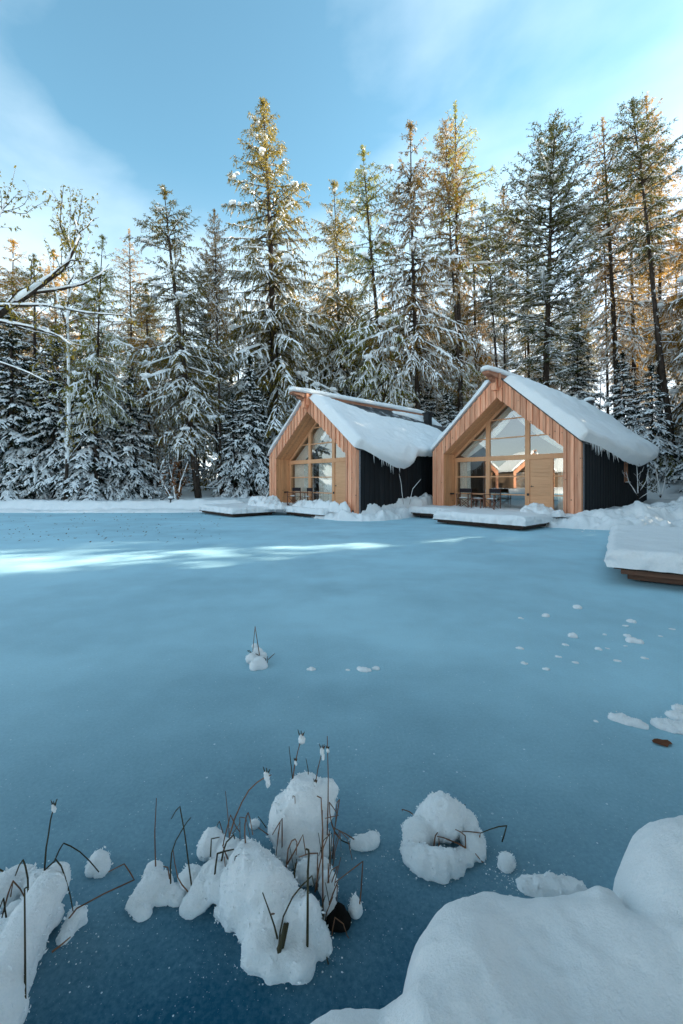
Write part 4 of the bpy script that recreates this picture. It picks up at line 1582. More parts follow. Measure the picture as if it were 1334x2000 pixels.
T_('pine', 0, 'n_dark', -20, 560, -16, 26, 'dark pine cut by the left frame edge', 1.0)
# bare snowy trunks
for k, (a, b, c_, d, lab) in enumerate([(418, 640, 432, 26.5, 'slender dark trunk rising at the forest gap left of the farther chalet'),
                                        (868, 470, 908, 31, 'thin pale leaning stem left of the nearer chalet ridge'),
                                        (985, 600, 990, 34, 'straight snowy trunk over the nearer chalet ridge'),
                                        (1180, 560, 1188, 33, 'snow plastered trunk above the nearer chalet chimney'),
                                        (1262, 420, 1292, 30.5, 'snow speckled trunk left of the long leaning trunk')]):
    T_('top', k, 'n_brown', a, b - 230, c_, d, lab, 0.55)

# the rows behind
rg = np.random.default_rng(77)
kinds = [('larch', 'n_olive'), ('larch', 'n_brown'), ('larch', 'n_gold'), ('thin', 'n_olive'), ('thin', 'n_brown'), ('pine', 'n_dark'), ('spruce', 'n_spruce'), ('spruce', 'n_spruce')]
words_ = {'n_olive': 'olive larch', 'n_brown': 'brown larch', 'n_gold': 'golden larch', 'n_dark': 'dark pine', 'n_spruce': 'snowy dark spruce'}
sky_line = lambda px: np.interp(px, [-100, 0, 100, 200, 300, 400, 450, 540, 620, 700, 800, 900, 960, 1000, 1040, 1150, 1250, 1334, 1450], [520, 520, 580, 590, 540, 590, 560, 500, 520, 480, 470, 500, 600, 600, 580, 480, 430, 400, 380])
back = {}
ZONES = [(130, 'behind the snowy alder limbs'), (290, 'behind the left bank spruces'), (440, 'right of the clumped larch'), (620, 'behind the tallest larch'), (780, 'over the farther chalet roof'),
         (930, 'above the gap between chalets'), (1120, 'behind the nearer chalet ridge'), (1240, 'behind the nearer chalet chimney'), (9999, 'near the right edge')]
for row, (d0, n, lift) in enumerate([(29, 26, 170), (36, 32, 90), (45, 36, 40), (56, 36, 10)]):
    for i in range(n):
        px = -90 + (1334 + 180) * (i + rg.uniform(.1, .9)) / n
        if px > 1195 and row < 3 and rg.random() < .55:
            continue
        d = d0 + rg.uniform(-2, 3)
        x = ray(px) * d
        # keep clear of the chalets
        clear = True
        for P, w, D in ((PR, 6.4, 9.5), (PL, 6.8, 9.7)):
            r_ = np.array([x, d]) - P
            if -1.5 < r_ @ U < w + 1.5 and -3 < r_ @ W < D + 1.5:
                clear = False
        if not clear:
            d += 8
        kd, nm = kinds[int(rg.integers(0, len(kinds)))]
        if row == 0:
            kd, nm = ('spruce', 'n_spruce') if rg.random() < .7 else ('larch', 'n_olive')
        top = sky_line(px) + lift + rg.uniform(-10, 130)
        if kd == 'spruce':
            top += 90
        if px > 1180 and row < 3:
            top += 160
        o = T_(kd, int(rg.integers(0, 2)), nm, px + rg.uniform(-8, 8), top, px, d, None, rg.uniform(.85, 1.2), 'crowded trees of the forest behind the chalets')
        zone = [z for lim, z in ZONES if px < lim][0]
        back.setdefault((zone, row, words_[nm]), []).append((px, o))
ROWS = ['front row', 'second row', 'third row', 'farthest row']
ORD = {1: [''], 2: [', the left one', ', the right one'], 3: [', leftmost', ', middle one', ', rightmost']}
for (zone, row, wd), L in back.items():
    L.sort(key=lambda e: e[0])
    n = len(L)
    for i, (px, o) in enumerate(L):
        suf = ORD[n][i] if n in ORD else ', number %s from its left' % ['one', 'two', 'three', 'four', 'five', 'six', 'seven', 'eight'][i]
        o['label'] = '%s in the forest %s %s%s' % (wd, ROWS[row], zone, suf)


# ---- broadleaved trees
def broadleaf(name, limbs, seed, label, leaf, n_leaf, twig=0.5, snow=0.8, group=None, twig_n=1.0, leaf_size=0.05, cat='tree', foot=None, twig_l=1.0):
    """limbs: list of (points, r0, r1); side twigs grow from them, snow lies along the upper side"""
    rg = np.random.default_rng(seed)
    base = np.array(foot if foot is not None else limbs[0][0][0], float)
    root = thing(name, label, cat, tuple(base), 0, group)
    wood, snw, lf = MB(), MB(), MB()
    ends = []

    def grow(pts, r0, r1, depth):
        pts = np.asarray(pts, float)
        n = len(pts)
        tt = np.linspace(0, 1, n)
        fine = np.linspace(0, 1, max(n * 3, 6))
        P = np.stack([np.interp(fine, tt, pts[:, k]) for k in range(3)], 1)
        L = np.linalg.norm(np.diff(P, axis=0), axis=1).sum()
        P += 0.025 * L * np.stack([vnoise(fine * 3, fine * 0 + seed, seed=seed + depth + k * 5 + int(L * 100) % 97) for k in range(3)], 1) * np.minimum(1, fine * 4)[:, None] * (0.5 if depth == 0 else 1)
        R = r0 + (r1 - r0) * fine
        wood.tube(P - base, R, 6 if depth == 0 else 4 if depth == 1 else 3, cap=depth == 0)
        flatness = 1 - abs(P[-1, 2] - P[0, 2]) / (L + 1e-6)
        if depth < 3 and (depth == 0 or rg.random() < snow * (0.35 + flatness) * (1, .8, .45)[depth]):
            a = int(rg.integers(0, max(1, len(P) // 4)))
            Q = P[a:] - base
            rs = R[a:] * (1.35 if depth == 0 else 1.0) * (0.75 + 0.5 * rg.random(len(Q))) + 0.004
            rs[0] *= .4
            rs[-1] *= .5
            Q = Q + np.array([0, 0, 1]) * (R[a:] * (.5 if depth == 0 else .75) + rs * .2)[:, None]
            snw.tube(Q, rs, 6 if depth == 0 else 4, .85)
        if depth < 3:
            m = int((L / (0.42 if depth == 0 else 0.22 if depth == 1 else .12)) * twig_n)
            m = min(m, 26)
            for k in range(m):
                u = rg.uniform(.12, 1)
                j = min(len(P) - 2, int(u * (len(P) - 1)))
                p0 = P[j] + (P[j + 1] - P[j]) * rg.random()
                dv = P[j + 1] - P[j]
                dv = dv / (np.linalg.norm(dv) + 1e-9)
                side = rnd_unit(rg, 1)[0]
                dv2 = dv * .75 + side * .75 + np.array([0, 0, .28])
                dv2 /= np.linalg.norm(dv2)
                l = twig_l * (L * twig * (1.05 - .6 * u) * rg.uniform(.4, 1.0) if depth == 0 else L * .5 * rg.uniform(.4, 1))
                l = min(l, 3.2)
                if l < .08:
                    continue
                bendv = rnd_unit(rg, 1)[0] * l * .15
                rr = max(0.004, min(R[j] * .5, 0.008 + l * .012))
                grow([p0, p0 + dv2 * l * .5 + bendv, p0 + dv2 * l], rr, rr * .35, depth + 1)
        if depth >= 1:
            ends.append((P, L))
    for pts, r0, r1 in limbs:
        grow(pts, r0, r1, 0)
    if n_leaf and ends:
        w = np.array([e[1] for e in ends])
        idx = rg.choice(len(ends), n_leaf, p=w / w.sum())
        P = np.array([ends[i][0][rg.integers(1, len(ends[i][0]))] for i in idx]) - base
        D = rnd_unit(rg, n_leaf)
        D[:, 2] -= .5
        add_strips(lf, P, D * (leaf_size * rg.uniform(.7, 1.4, n_leaf))[:, None] * 2, leaf_size * .6)
        obj('leaves', lf.mesh('leaves'), M[leaf], root)
    obj('branches', wood.mesh('branches', True), M['bark'], root)
    if snw.n:
        obj('snow_load', snw.mesh('snow_load', True), M['snow_tree'], root)
    return root


def pxl(pts, d, dj=0.0):
    return [at_depth(x, y, d + dj * i) for i, (x, y) in enumerate(pts)]


broadleaf('alder_tree', [
    (pxl([(-260, 960), (-210, 780), (-120, 680), (0, 603), (60, 572), (120, 532), (150, 470), (140, 420)], 17.0), .22, .02),
    (pxl([(60, 572), (110, 566), (160, 555), (195, 535), (215, 515)], 17.0, .2), .07, .015),
    (pxl([(-160, 700), (-60, 625), (0, 602), (90, 600), (160, 612), (240, 614)], 17.0, -.1), .09, .02),
    (pxl([(-210, 780), (-100, 660), (0, 630), (60, 640), (110, 655), (150, 680)], 16.5, .1), .09, .02),
    (pxl([(-240, 880), (-100, 730), (0, 705), (50, 725), (95, 748)], 17.5), .07, .02),
    (pxl([(-230, 900), (-160, 640), (-80, 500), (-10, 430), (15, 370)], 18.0), .10, .015),
], 301, 'big alder reaching in from the left edge with thick snowy limbs and yellow leaves', 'leaf_yellow', 3600, twig=.34, leaf_size=.055, twig_n=.42)
broadleaf('alder_tree', [
    (pxl([(128, 985), (130, 800), (128, 640), (132, 520), (136, 410)], 23.0), .10, .015),
    (pxl([(130, 640), (100, 540), (90, 470)], 23.0), .04, .01), (pxl([(131, 560), (165, 500), (178, 450)], 23.0), .04, .01),
    (pxl([(131, 600), (150, 520), (160, 430)], 22.8), .04, .01)],
    303, 'slender upright alder with sparse yellow leaves against the sky on the left', 'leaf_yellow', 2600, twig=.22, leaf_size=.05, twig_n=.7)
broadleaf('shrub', [(pxl([(345, 990), (338, 950), (330, 905)], 22.6), .03, .01), (pxl([(345, 990), (352, 940), (368, 900)], 22.8), .03, .01), (pxl([(345, 990), (325, 955), (312, 925)], 22.6), .03, .01)],
          305, 'rust leaved shrub on the left bank beside the path lamp', 'leaf_brown', 900, twig=.7, leaf_size=.05, cat='shrub')
broadleaf('shrub', [(pxl([(788, 985), (784, 950), (780, 925)], 18.6), .007, .004), (pxl([(800, 985), (806, 955), (822, 935)], 18.6), .007, .004)],
          307, 'two bare snowy twigs in front of the farther chalet black wall', 'leaf_brown', 0, twig=.25, snow=1.0, cat='shrub', twig_n=.8)
broadleaf('shrub', [(pxl([(1246, 975), (1246, 945), (1244, 905)], 17.5), .02, .005), (pxl([(1246, 970), (1230, 945), (1222, 920)], 17.5), .014, .005),
                    (pxl([(1246, 965), (1262, 940), (1268, 915)], 17.6), .014, .005), (pxl([(1248, 975), (1275, 955), (1290, 935)], 17.9), .014, .005)],
          309, 'bare frosted shrub at the back end of the nearer chalet black wall', 'leaf_brown', 0, twig=.7, snow=1.0, cat='shrub', twig_n=1.2)
broadleaf('shrub', [(pxl([(1290, 972), (1284, 930), (1280, 895)], 19.0), .025, .008), (pxl([(1290, 972), (1300, 930), (1316, 905)], 19.2), .02, .006), (pxl([(1290, 972), (1275, 945), (1262, 925)], 19.0), .02, .006)],
          311, 'bushy snow covered shrub beyond the nearer chalet on the right', 'n_dark', 700, twig=.7, snow=1.0, cat='shrub', leaf_size=.04)
# ------------------------------------------------------------------ snow and reeds near the camera
def gp(px, py, z=0.0):
    return on_plane(px, py, z)


# deep snow on the near bank, bottom right
edge_px = [(560, 2060), (598, 2005), (640, 1966), (700, 1950), (760, 1962), (806, 1966), (820, 1925), (826, 1870), (846, 1815), (890, 1772), (950, 1744), (1030, 1742), (1100, 1754),
           (1180, 1738), (1236, 1712), (1240, 1680), (1233, 1640), (1232, 1600), (1248, 1578), (1290, 1570), (1400, 1572), (1560, 1590)]
ztop = 0.27
E_ = np.array([on_plane(x, y, 0.13 if x < 815 else 0.17 if x < 1200 else ztop + .06)[:2] for x, y in edge_px])
poly = np.concatenate([E_, [(2.6, 1.2), (2.6, 0.2), (0.9, 0.1), (-0.2, 0.55)]])
P_ = smooth_poly(poly, 1)
step = 0.014
X, Y = np.meshgrid(np.arange(-0.45, 2.6, step), np.arange(0.15, 2.1, step))
sd = poly_sdf(X, Y, P_) + 0.012 * fbm(X * 6, Y * 6, oct=3, seed=4)
sd = sd + 0.06
t_ = np.clip(sd / 0.20, 0, 1)
prof = np.sqrt(np.clip(1 - (1 - t_) ** 2, 0, 1))
hh = 0.28 + 0.10 * sstep(0.5, 1.5, X) * sstep(0.7, 1.5, Y) - 0.15 * sstep(0.22, 0.10, X) + 0.05 * fbm(X * 1.6, Y * 1.6, oct=2, seed=8) + 0.010 * fbm(X * 5, Y * 5, oct=3, seed=18)
Z = np.where(sd > 0, prof * hh + 0.005 * fbm(X * 22, Y * 22, oct=4, seed=6, gain=.6), -0.03)
o = obj('snow_bank', grid_mesh('snow_bank', X, Y, Z, skip=sd < -0.05), M['snow_near'])
tag(o, None, None, None, 'structure')


def blob_at(px, d, z, r, rz=None, ry=None):
    return (ray(px) * d, d, z, r, ry or r, rz or r)


def snow_thing(name, blobs, label, voxel=0.014, noise=0.014, nscale=16, seed=0, mat='snow_near', fuzz=0.006, group=None, grains=0.22):
    c = np.mean([b[:3] for b in blobs], axis=0)
    bl = [(b[0] - c[0], b[1] - c[1], b[2], b[3], b[4], b[5]) for b in blobs]
    o = obj(name, remeshed_blobs(name, bl, voxel, noise, nscale, seed, fuzz), M[mat])
    o.location = (c[0], c[1], 0)
    tag(o, label, 'snow', group)
    if grains:
        me = o.data
        n = len(me.polygons)
        rg = np.random.default_rng(seed + 900)
        cc = np.empty(n * 3); me.polygons.foreach_get('center', cc); cc = cc.reshape(-1, 3)
        nn = np.empty(n * 3); me.polygons.foreach_get('normal', nn); nn = nn.reshape(-1, 3)
        sel = rg.choice(np.where((cc[:, 2] > 0.002) & (nn[:, 2] > -.5))[0], min(int(n * grains), 2600))
        r = rg.uniform(.0010, .0034, len(sel)) * (1 + 1.2 * (rg.random(len(sel)) < .12))
        mb = MB()
        P = cc[sel] + nn[sel] * r[:, None] * .5 + rg.normal(size=(len(sel), 3)) * .003
        add_lumps(mb, P, rnd_unit(rg, len(sel)) * (r * 1.5)[:, None], r * .7, r * .7, 1.0)
        g_ = obj('frost_grains', mb.mesh('frost_grains'), M['snow_tree'], o)
        tag(g_, None, None, None, 'stuff')
    return o


B_ = blob_at
snow_thing('snow_mound', [B_(496, 1.52, .12, .09), B_(480, 1.51, .06, .085), B_(520, 1.49, .12, .085), B_(462, 1.55, .09, .055), B_(482, 1.60, .10, .07), B_(548, 1.50, .09, .06),
                          B_(525, 1.44, .06, .075), B_(498, 1.45, .03, .06), B_(512, 1.39, .03, .065), B_(545, 1.41, .03, .05), B_(500, 1.37, .01, .05), B_(560, 1.365, .01, .055), B_(588, 1.35, .01, .05), B_(538, 1.355, .01, .055),
                          B_(604, 1.41, .08, .036, .085), B_(596, 1.40, .05, .035, .06), B_(618, 1.42, .03, .035), B_(577, 1.43, .09, .04), B_(630, 1.40, .0, .035), B_(446, 1.53, .01, .035), B_(456, 1.49, .01, .04), B_(434, 1.51, .01, .03), B_(580, 1.47, .07, .04)],
           'largest snow mound heaped on the reeds in the foreground', .010, .012, 22, 1)
snow_thing('snow_mound', [B_(596, 1.84, .175, .095), B_(572, 1.83, .11, .10), B_(614, 1.83, .15, .09), B_(640, 1.86, .20, .045), B_(556, 1.81, .07, .07), B_(590, 1.76, .04, .08), B_(622, 1.77, .03, .06), B_(568, 1.75, .02, .06), B_(606, 1.72, .01, .05)],
           'rounded snow mound behind the largest mound, reeds standing through it', .010, .011, 20, 2)
snow_thing('snow_mound', [B_(302, 1.60, .025, .05, .045), B_(285, 1.57, .02, .045, .035), B_(268, 1.54, .01, .035, .03), B_(330, 1.58, .01, .035, .03), B_(348, 1.57, .005, .03, .022), B_(300, 1.64, .03, .035, .04), B_(318, 1.62, .015, .03, .035), B_(278, 1.515, .005, .03, .02), B_(310, 1.57, .01, .03, .025)],
           'low bumpy snow patch around two thin reeds left of the largest mound', .008, .010, 30, 3)
snow_thing('snow_mound', [B_(372, 1.63, .01, .045), B_(380, 1.64, .015, .03)], 'small snow lump between the low patch and the largest mound', .009, .01, 20, 4)
snow_thing('snow_mound', [B_(412, 1.62, .03, .05), B_(400, 1.57, .03, .055), B_(385, 1.54, .02, .045), B_(372, 1.53, .01, .04), B_(425, 1.60, .05, .045), B_(430, 1.56, .06, .05)],
           'stretched snow lump joined to the left foot of the largest mound', .010, .012, 18, 5)
snow_thing('snow_mound', [B_(415, 1.78, .03, .05), B_(430, 1.76, .02, .04), B_(402, 1.76, .01, .03), B_(450, 1.72, .03, .05), B_(480, 1.70, .04, .05)], 'small snow lumps behind bent reeds, upper left of the largest mound', .010, .012, 18, 6)
snow_thing('snow_mound', [B_(497, 1.90, .01, .022), B_(502, 1.9, .01, .016)], 'tiny snow bit left of the rounded mound', .008, .006, 20, 7)
snow_thing('snow_mound', [B_(640, 1.58, .04, .035, .06), B_(630, 1.66, .02, .04), B_(612, 1.66, .03, .04), B_(598, 1.62, .05, .04), B_(645, 1.52, .01, .03)], 'loose snow scraps among the reeds right of the largest mound', .009, .010, 20, 8)
snow_thing('snow_mound', [B_(712, 1.80, .01, .035, .025), B_(728, 1.81, .015, .03), B_(695, 1.80, .005, .025)], 'oblong snow lump at the tip of a fallen reed', .009, .008, 22, 9)
snow_thing('snow_mound', [B_(695, 1.52, .01, .026), B_(694, 1.535, .02, .02)], 'little snow ball right of the black stone', .008, .006, 24, 10)
snow_thing('snow_mound', [B_(862, 1.86, .075, .085), B_(838, 1.86, .05, .07), B_(815, 1.82, .04, .06), B_(885, 1.88, .06, .065), B_(908, 1.86, .035, .055), B_(925, 1.80, .02, .05), B_(930, 1.76, .01, .04), B_(800, 1.77, .01, .035),
                          B_(808, 1.73, .01, .045), B_(830, 1.70, .01, .06), B_(855, 1.69, .012, .06), B_(880, 1.70, .01, .05), B_(905, 1.73, .005, .035)],
           'ring shaped snow mound with a dark hollow and broken reeds', .009, .014, 22, 11)
snow_thing('snow_mound', [B_(990, 1.71, .012, .034), B_(986, 1.70, .0, .03)], 'round snow ball right of the ring shaped mound', .008, .006, 24, 12)
snow_thing('snow_mound', [B_(192, 1.70, .015, .04), B_(186, 1.69, .01, .035), B_(200, 1.68, .005, .03)], 'round snow lump where an arched reed touches the ice on the left', .008, .008, 24, 13)
snow_thing('snow_mound', [B_(108, 1.50, .14, .05), B_(94, 1.46, .135, .058), B_(78, 1.42, .13, .06), B_(60, 1.38, .12, .064), B_(44, 1.34, .115, .064), B_(28, 1.30, .11, .066), B_(14, 1.26, .10, .066), B_(0, 1.22, .09, .07), B_(-6, 1.28, .06, .08),
                          B_(-30, 1.3, .08, .09), B_(52, 1.36, .05, .055), B_(24, 1.28, .04, .06), B_(86, 1.44, .06, .045), B_(2, 1.19, .03, .06), B_(100, 1.47, .04, .04)],
           'long snow ridge lying along reeds in the bottom left corner', .011, .010, 18, 14)
snow_thing('snow_mound', [B_(20, 1.60, .02, .05), B_(45, 1.62, .02, .045), B_(68, 1.60, .03, .04), B_(0, 1.56, .03, .06), B_(80, 1.57, .04, .045), B_(50, 1.50, .02, .04), B_(25, 1.46, .03, .05)], 'low snow lumps behind the ridge at the left edge', .010, .012, 18, 15)
snow_thing('snow_mound', [B_(148, 1.48, .02, .035), B_(158, 1.485, .005, .022), B_(136, 1.46, .01, .03), B_(126, 1.43, .01, .025)], 'crumbly snow lump at the right foot of the corner ridge', .009, .010, 22, 16)
snow_thing('snow_mound', [B_(1070, 1.61, .0, .085, .035, .05), B_(1105, 1.60, .0, .08, .03, .05), B_(1030, 1.62, -.01, .05, .03)], 'low fluffy snow hump behind the big near snow bank', .012, .010, 16, 17, fuzz=.014)

# black stone and rust leaf frozen in
p = gp(662, 1805)
root = obj('black_stone', remeshed_blobs('black_stone', [(0, 0, .012, .046, .034, .026), (.004, .01, .036, .022, .02, .022), (-.004, .012, .056, .008, .008, .014)], .006, .005, 30, 3), M['rock'])
root.location = (p[0], p[1], 0)
tag(root, 'black pointed stone on the ice right of the largest snow mound', 'stone')
p = gp(1293, 1452)
mb = MB()
n = 12
ring = [(0.055 * math.cos(2 * math.pi * k / n), 0.035 * math.sin(2 * math.pi * k / n) * (1 + .2 * math.sin(3 * k)), 0.006 + .004 * math.sin(2.0 * k)) for k in range(n)]
mb.add(ring + [(0, 0, 0.003)], t=[(k, (k + 1) % n, n) for k in range(n)])
o = obj('fallen_leaf', mb.mesh('fallen_leaf', True), M['brown_leaf'])
o.location = (p[0], p[1], 0.002)
tag(o, 'rust brown leaf frozen into the ice near the right edge', 'leaf')


# reeds: every stem is traced at the depth of its own foot
def reed_clump(label, stems, off, k, cat='reeds'):
    P0 = None
    rg = np.random.default_rng(len(stems))
    root = None
    for st in stems:
        pts, d, r, dark = st[0], st[1], st[2], st[3]
        px = [(off[0] + k * x, off[1] + k * y) for x, y in pts]
        dj = rg.uniform(-.05, .05)
        W_ = [at_depth(x, y, d + dj * i / max(1, len(px) - 1)) for i, (x, y) in enumerate(px)]
        if root is None:
            root = thing('reed_clump', label, cat, (W_[0][0], W_[0][1], 0))
            P0 = np.array([W_[0][0], W_[0][1], 0])
        W_ = np.array(W_)
        # keep the bends, round the curves between them a little
        tt = np.linspace(0, 1, len(W_))
        fine = np.linspace(0, 1, (len(W_) - 1) * 3 + 1)
        Q = np.stack([np.interp(fine, tt, W_[:, j]) for j in range(3)], 1)
        Q[:, 2] = np.maximum(Q[:, 2], 0.002)
        mb = MB()
        mb.tube(Q - P0, np.linspace(r, r * .55, len(Q)), 5)
        s_ = obj('reed_stem', mb.mesh('reed_stem', True), M['stem_dark' if dark else 'stem'], root)
        if len(st) > 4:
            for (u, rr, lift) in st[4]:
                j = int(u * (len(Q) - 1))
                sb = obj('snow_tuft', remeshed_blobs('snow_tuft', [(0, 0, 0, rr * .6, rr * .6, rr * 1.1), (rr * .35, 0, -rr * lift, rr * .5, rr * .5, rr * 1.0), (-rr * .3, 0, rr * .7, rr * .35, rr * .35, rr * .5)], max(.002, rr * .16), rr * .35, 160, int(rr * 1e4)), M['snow_near'], root)
                sb.location = tuple(Q[j] - P0)
                hb = MB()
                for q_ in range(3):
                    hb.tube([(0, 0, -rr * .2), (rr * (.5 - .5 * q_), rr * .2, rr * 1.1), (rr * (.9 - .9 * q_), 0, rr * (2.0 + .3 * q_))], [.0022, .003, .0012], 4)
                hd = obj('seed_head', hb.mesh('seed_head'), M['stem_dark'], root)
                hd.location = tuple(Q[j] - P0)
    return root


k1, o1 = .3973, (230, 1400)
reed_clump('brown bent reeds rising through the largest foreground mounds', [
    ([(1010, 1035), (1008, 800), (1008, 560), (1000, 400), (980, 390)], 1.50, .0035, False),
    ([(932, 1190), (934, 980), (935, 760), (940, 680), (938, 655), (925, 650)], 1.36, .0048, True),
    ([(990, 1140), (988, 1020)], 1.40, .003, True),
    ([(1030, 580), (1034, 420), (1035, 300), (1030, 95)], 1.76, .0032, False, [(0.98, .008, .5)]),
    ([(950, 545), (956, 450), (965, 370), (985, 250), (1015, 135)], 1.80, .0032, False, [(0.6, .009, .5), (.97, .014, 1.6)]),
    ([(848, 415), (858, 330), (868, 250), (885, 170), (910, 80)], 1.86, .0034, False, [(.97, .017, .3), (.62, .008, 1)]),
    ([(860, 310), (850, 220), (842, 145)], 1.86, .0026, True),
    ([(940, 318), (935, 255), (925, 205)], 1.86, .0026, True),
    ([(548, 590), (575, 500), (610, 420), (645, 360), (685, 322), (720, 300), (755, 285)], 1.70, .0034, False, [(.9, .016, 1.8)]),
    ([(630, 640), (624, 580), (625, 530), (632, 490), (641, 470), (650, 500), (664, 580)], 1.62, .003, False),
    ([(808, 660), (808, 500), (780, 545), (760, 580)], 1.72, .003, False),
    ([(820, 820), (830, 730), (838, 650), (855, 610), (872, 600), (880, 615), (878, 680)], 1.56, .0032, False),
    ([(805, 800), (835, 720), (870, 660), (910, 580), (925, 680)], 1.56, .0032, False),
    ([(850, 860), (858, 800), (870, 760), (880, 700)], 1.54, .003, True),
    ([(970, 860), (990, 740), (1012, 640), (1040, 570)], 1.54, .003, False),
    ([(978, 850), (982, 760), (983, 670), (940, 672), (890, 690)], 1.54, .003, False),
    ([(790, 1150), (798, 1060), (815, 980), (860, 885), (905, 830), (955, 780), (965, 830)], 1.35, .0032, True),
    ([(785, 1090), (770, 1030), (750, 970), (712, 865)], 1.36, .0034, True),
    ([(788, 1165), (806, 1100), (822, 1020)], 1.345, .010, True),  # this and the next thick dark stem stand in for the mound's shaded hollow
    ([(800, 1160), (818, 1090), (836, 1015)], 1.345, .009, True),
    ([(755, 970), (820, 962), (870, 955)], 1.40, .0026, False),
    ([(845, 870), (800, 800), (750, 760)], 1.47, .003, True),
    ([(470, 850), (480, 740), (490, 672), (530, 660), (570, 652)], 1.57, .0042, True),
    ([(455, 700), (458, 640), (460, 600), (500, 592)], 1.66, .0032, True),
    ([(510, 710), (520, 660), (535, 615), (570, 580), (575, 600)], 1.64, .0042, True),
    ([(545, 710), (525, 660), (515, 630)], 1.64, .003, False),
    ([(868, 870), (870, 760), (872, 720)], 1.52, .003, True),
    ([(1042, 720), (1042, 640), (1040, 560)], 1.60, .0032, True),
    ([(1095, 600), (1070, 575), (1052, 530), (1042, 470), (1040, 420), (1062, 450), (1085, 485), (1050, 492), (1018, 500)], 1.76, .0026, False),
    ([(1180, 615), (1120, 575), (1060, 545)], 1.80, .0028, False),
    ([(1140, 625), (1100, 608), (1065, 560), (1040, 480)], 1.79, .0026, True),
    ([(740, 580), (715, 562), (690, 545)], 1.76, .0028, False),
    ([(730, 545), (712, 520), (690, 490)], 1.80, .0026, True),
    ([(1185, 960), (1196, 860), (1205, 710), (1140, 760), (1068, 815)], 1.52, .003, False),
    ([(1012, 1035), (1005, 930), (1020, 880)], 1.46, .0028, True),
    ([(1035, 1215), (1022, 1160)], 1.35, .0028, True)], o1, k1)
reed_clump('thin upright reeds in the low snow patch left of the largest mound', [
    ([(186, 735), (183, 640), (182, 560), (186, 480), (190, 400)], 1.60, .0028, False),
    ([(260, 820), (259, 740), (265, 670), (285, 610), (320, 550), (342, 515), (360, 495)], 1.58, .003, True),
    ([(365, 850), (348, 720), (330, 580), (305, 440), (283, 465), (263, 502)], 1.57, .003, True),
    ([(345, 860), (315, 825), (295, 790), (280, 720), (272, 655)], 1.57, .0026, False),
    ([(255, 795), (245, 740), (225, 735)], 1.58, .003, False)], o1, k1)
rg = np.random.default_rng(321)
extra = []
for k in range(30):
    x = rg.choice([rg.uniform(790, 1060), rg.uniform(480, 800), rg.uniform(1000, 1060)])
    y = rg.uniform(600, 1000) if x < 800 else rg.uniform(640, 1120)
    d = H * F / (1400 + .3973 * y - HY) * 1.0 + .02
    hgt = rg.uniform(90, 330)
    lean = rg.uniform(-40, 60)
    pts = [(x, y), (x + lean * .3, y - hgt * .5), (x + lean, y - hgt)]
    if rg.random() < .55:
        a = rg.uniform(-70, 70)
        pts += [(x + lean + a * .6, y - hgt + rg.uniform(5, 60)), (x + lean + a, y - hgt + rg.uniform(60, 150))]
    extra.append((pts, d, rg.uniform(.0018, .003), rg.random() < .4))
reed_clump('thin dry stalks scattered through the two largest foreground mounds', extra, o1, k1)
k2, o2 = .23, (0, 1540)
reed_clump('dark arching reeds around the snow ridge in the bottom left corner', [
    ([(358, 1010), (370, 830), (380, 650), (392, 500), (410, 400), (428, 270), (455, 165), (485, 90)], 1.50, .0036, True, [(.9, .011, .5)]),
    ([(215, 1960), (213, 1700), (212, 1400), (210, 1100), (208, 850), (225, 840)], 1.22, .0036, True),
    ([(400, 950), (408, 850), (420, 750), (440, 670), (470, 600), (505, 520), (540, 465), (600, 490), (680, 540), (760, 615), (840, 710)], 1.58, .0034, True),
    ([(245, 960), (280, 860), (330, 770), (400, 675), (475, 605), (520, 660), (552, 750), (595, 900), (630, 1090)], 1.52, .0034, True),
    ([(245, 1110), (240, 960), (235, 760), (215, 660), (195, 605), (165, 650), (130, 740)], 1.48, .0038, True),
    ([(5, 1180), (20, 1090), (40, 1000), (70, 890), (110, 785), (170, 850), (230, 960), (290, 1065)], 1.46, .0032, False),
    ([(75, 1290), (55, 1120), (30, 930), (0, 1010)], 1.42, .0034, True),
    ([(-20, 680), (80, 735), (160, 785), (225, 825)], 1.60, .0032, True),
    ([(525, 1220), (580, 1110), (650, 1020), (880, 895), (1140, 775), (1100, 705), (1055, 640), (985, 675), (920, 710)], 1.46, .003, False),
    ([(550, 1165), (590, 1090), (640, 1020)], 1.46, .0038, False),
    ([(150, 1220), (182, 1180), (195, 1120), (215, 1010)], 1.40, .003, False),
    ([(440, 1390), (530, 1320), (600, 1260)], 1.36, .0034, False),
    ([(10, 1260), (15, 1100), (45, 1000)], 1.42, .003, True),
    ([(320, 880), (318, 830), (310, 800)], 1.58, .0026, False),
    ([(85, 960), (95, 880), (112, 790)], 1.55, .0026, False)], o2, k2)
k3, o3 = .2249, (740, 1520)
reed_clump('short broken reeds in the hollow of the ring shaped snow mound', [
    ([(475, 610), (482, 550), (490, 500), (515, 465)], 1.74, .0036, False),
    ([(520, 600), (524, 560), (520, 520)], 1.75, .003, False),
    ([(750, 640), (747, 600), (690, 568), (620, 540), (560, 515), (505, 505)], 1.74, .0036, False),
    ([(754, 640), (752, 560), (750, 500), (715, 470), (665, 445)], 1.75, .0032, False),
    ([(850, 600), (868, 545), (882, 475), (800, 465), (720, 460)], 1.78, .003, False),
    ([(1070, 550), (1090, 490), (1110, 412), (1040, 420), (960, 445), (885, 475)], 1.80, .0032, True),
    ([(735, 310), (748, 225), (720, 258), (685, 300)], 1.95, .003, True),
    ([(315, 335), (290, 308), (260, 288), (225, 276), (200, 270), (205, 285)], 1.94, .003, False),
    ([(905, 735), (875, 700), (838, 655)], 1.72, .003, False),
    ([(345, 600), (350, 560), (345, 530)], 1.73, .003, True)], o3, k3)
k4, o4 = .2549, (440, 1200)
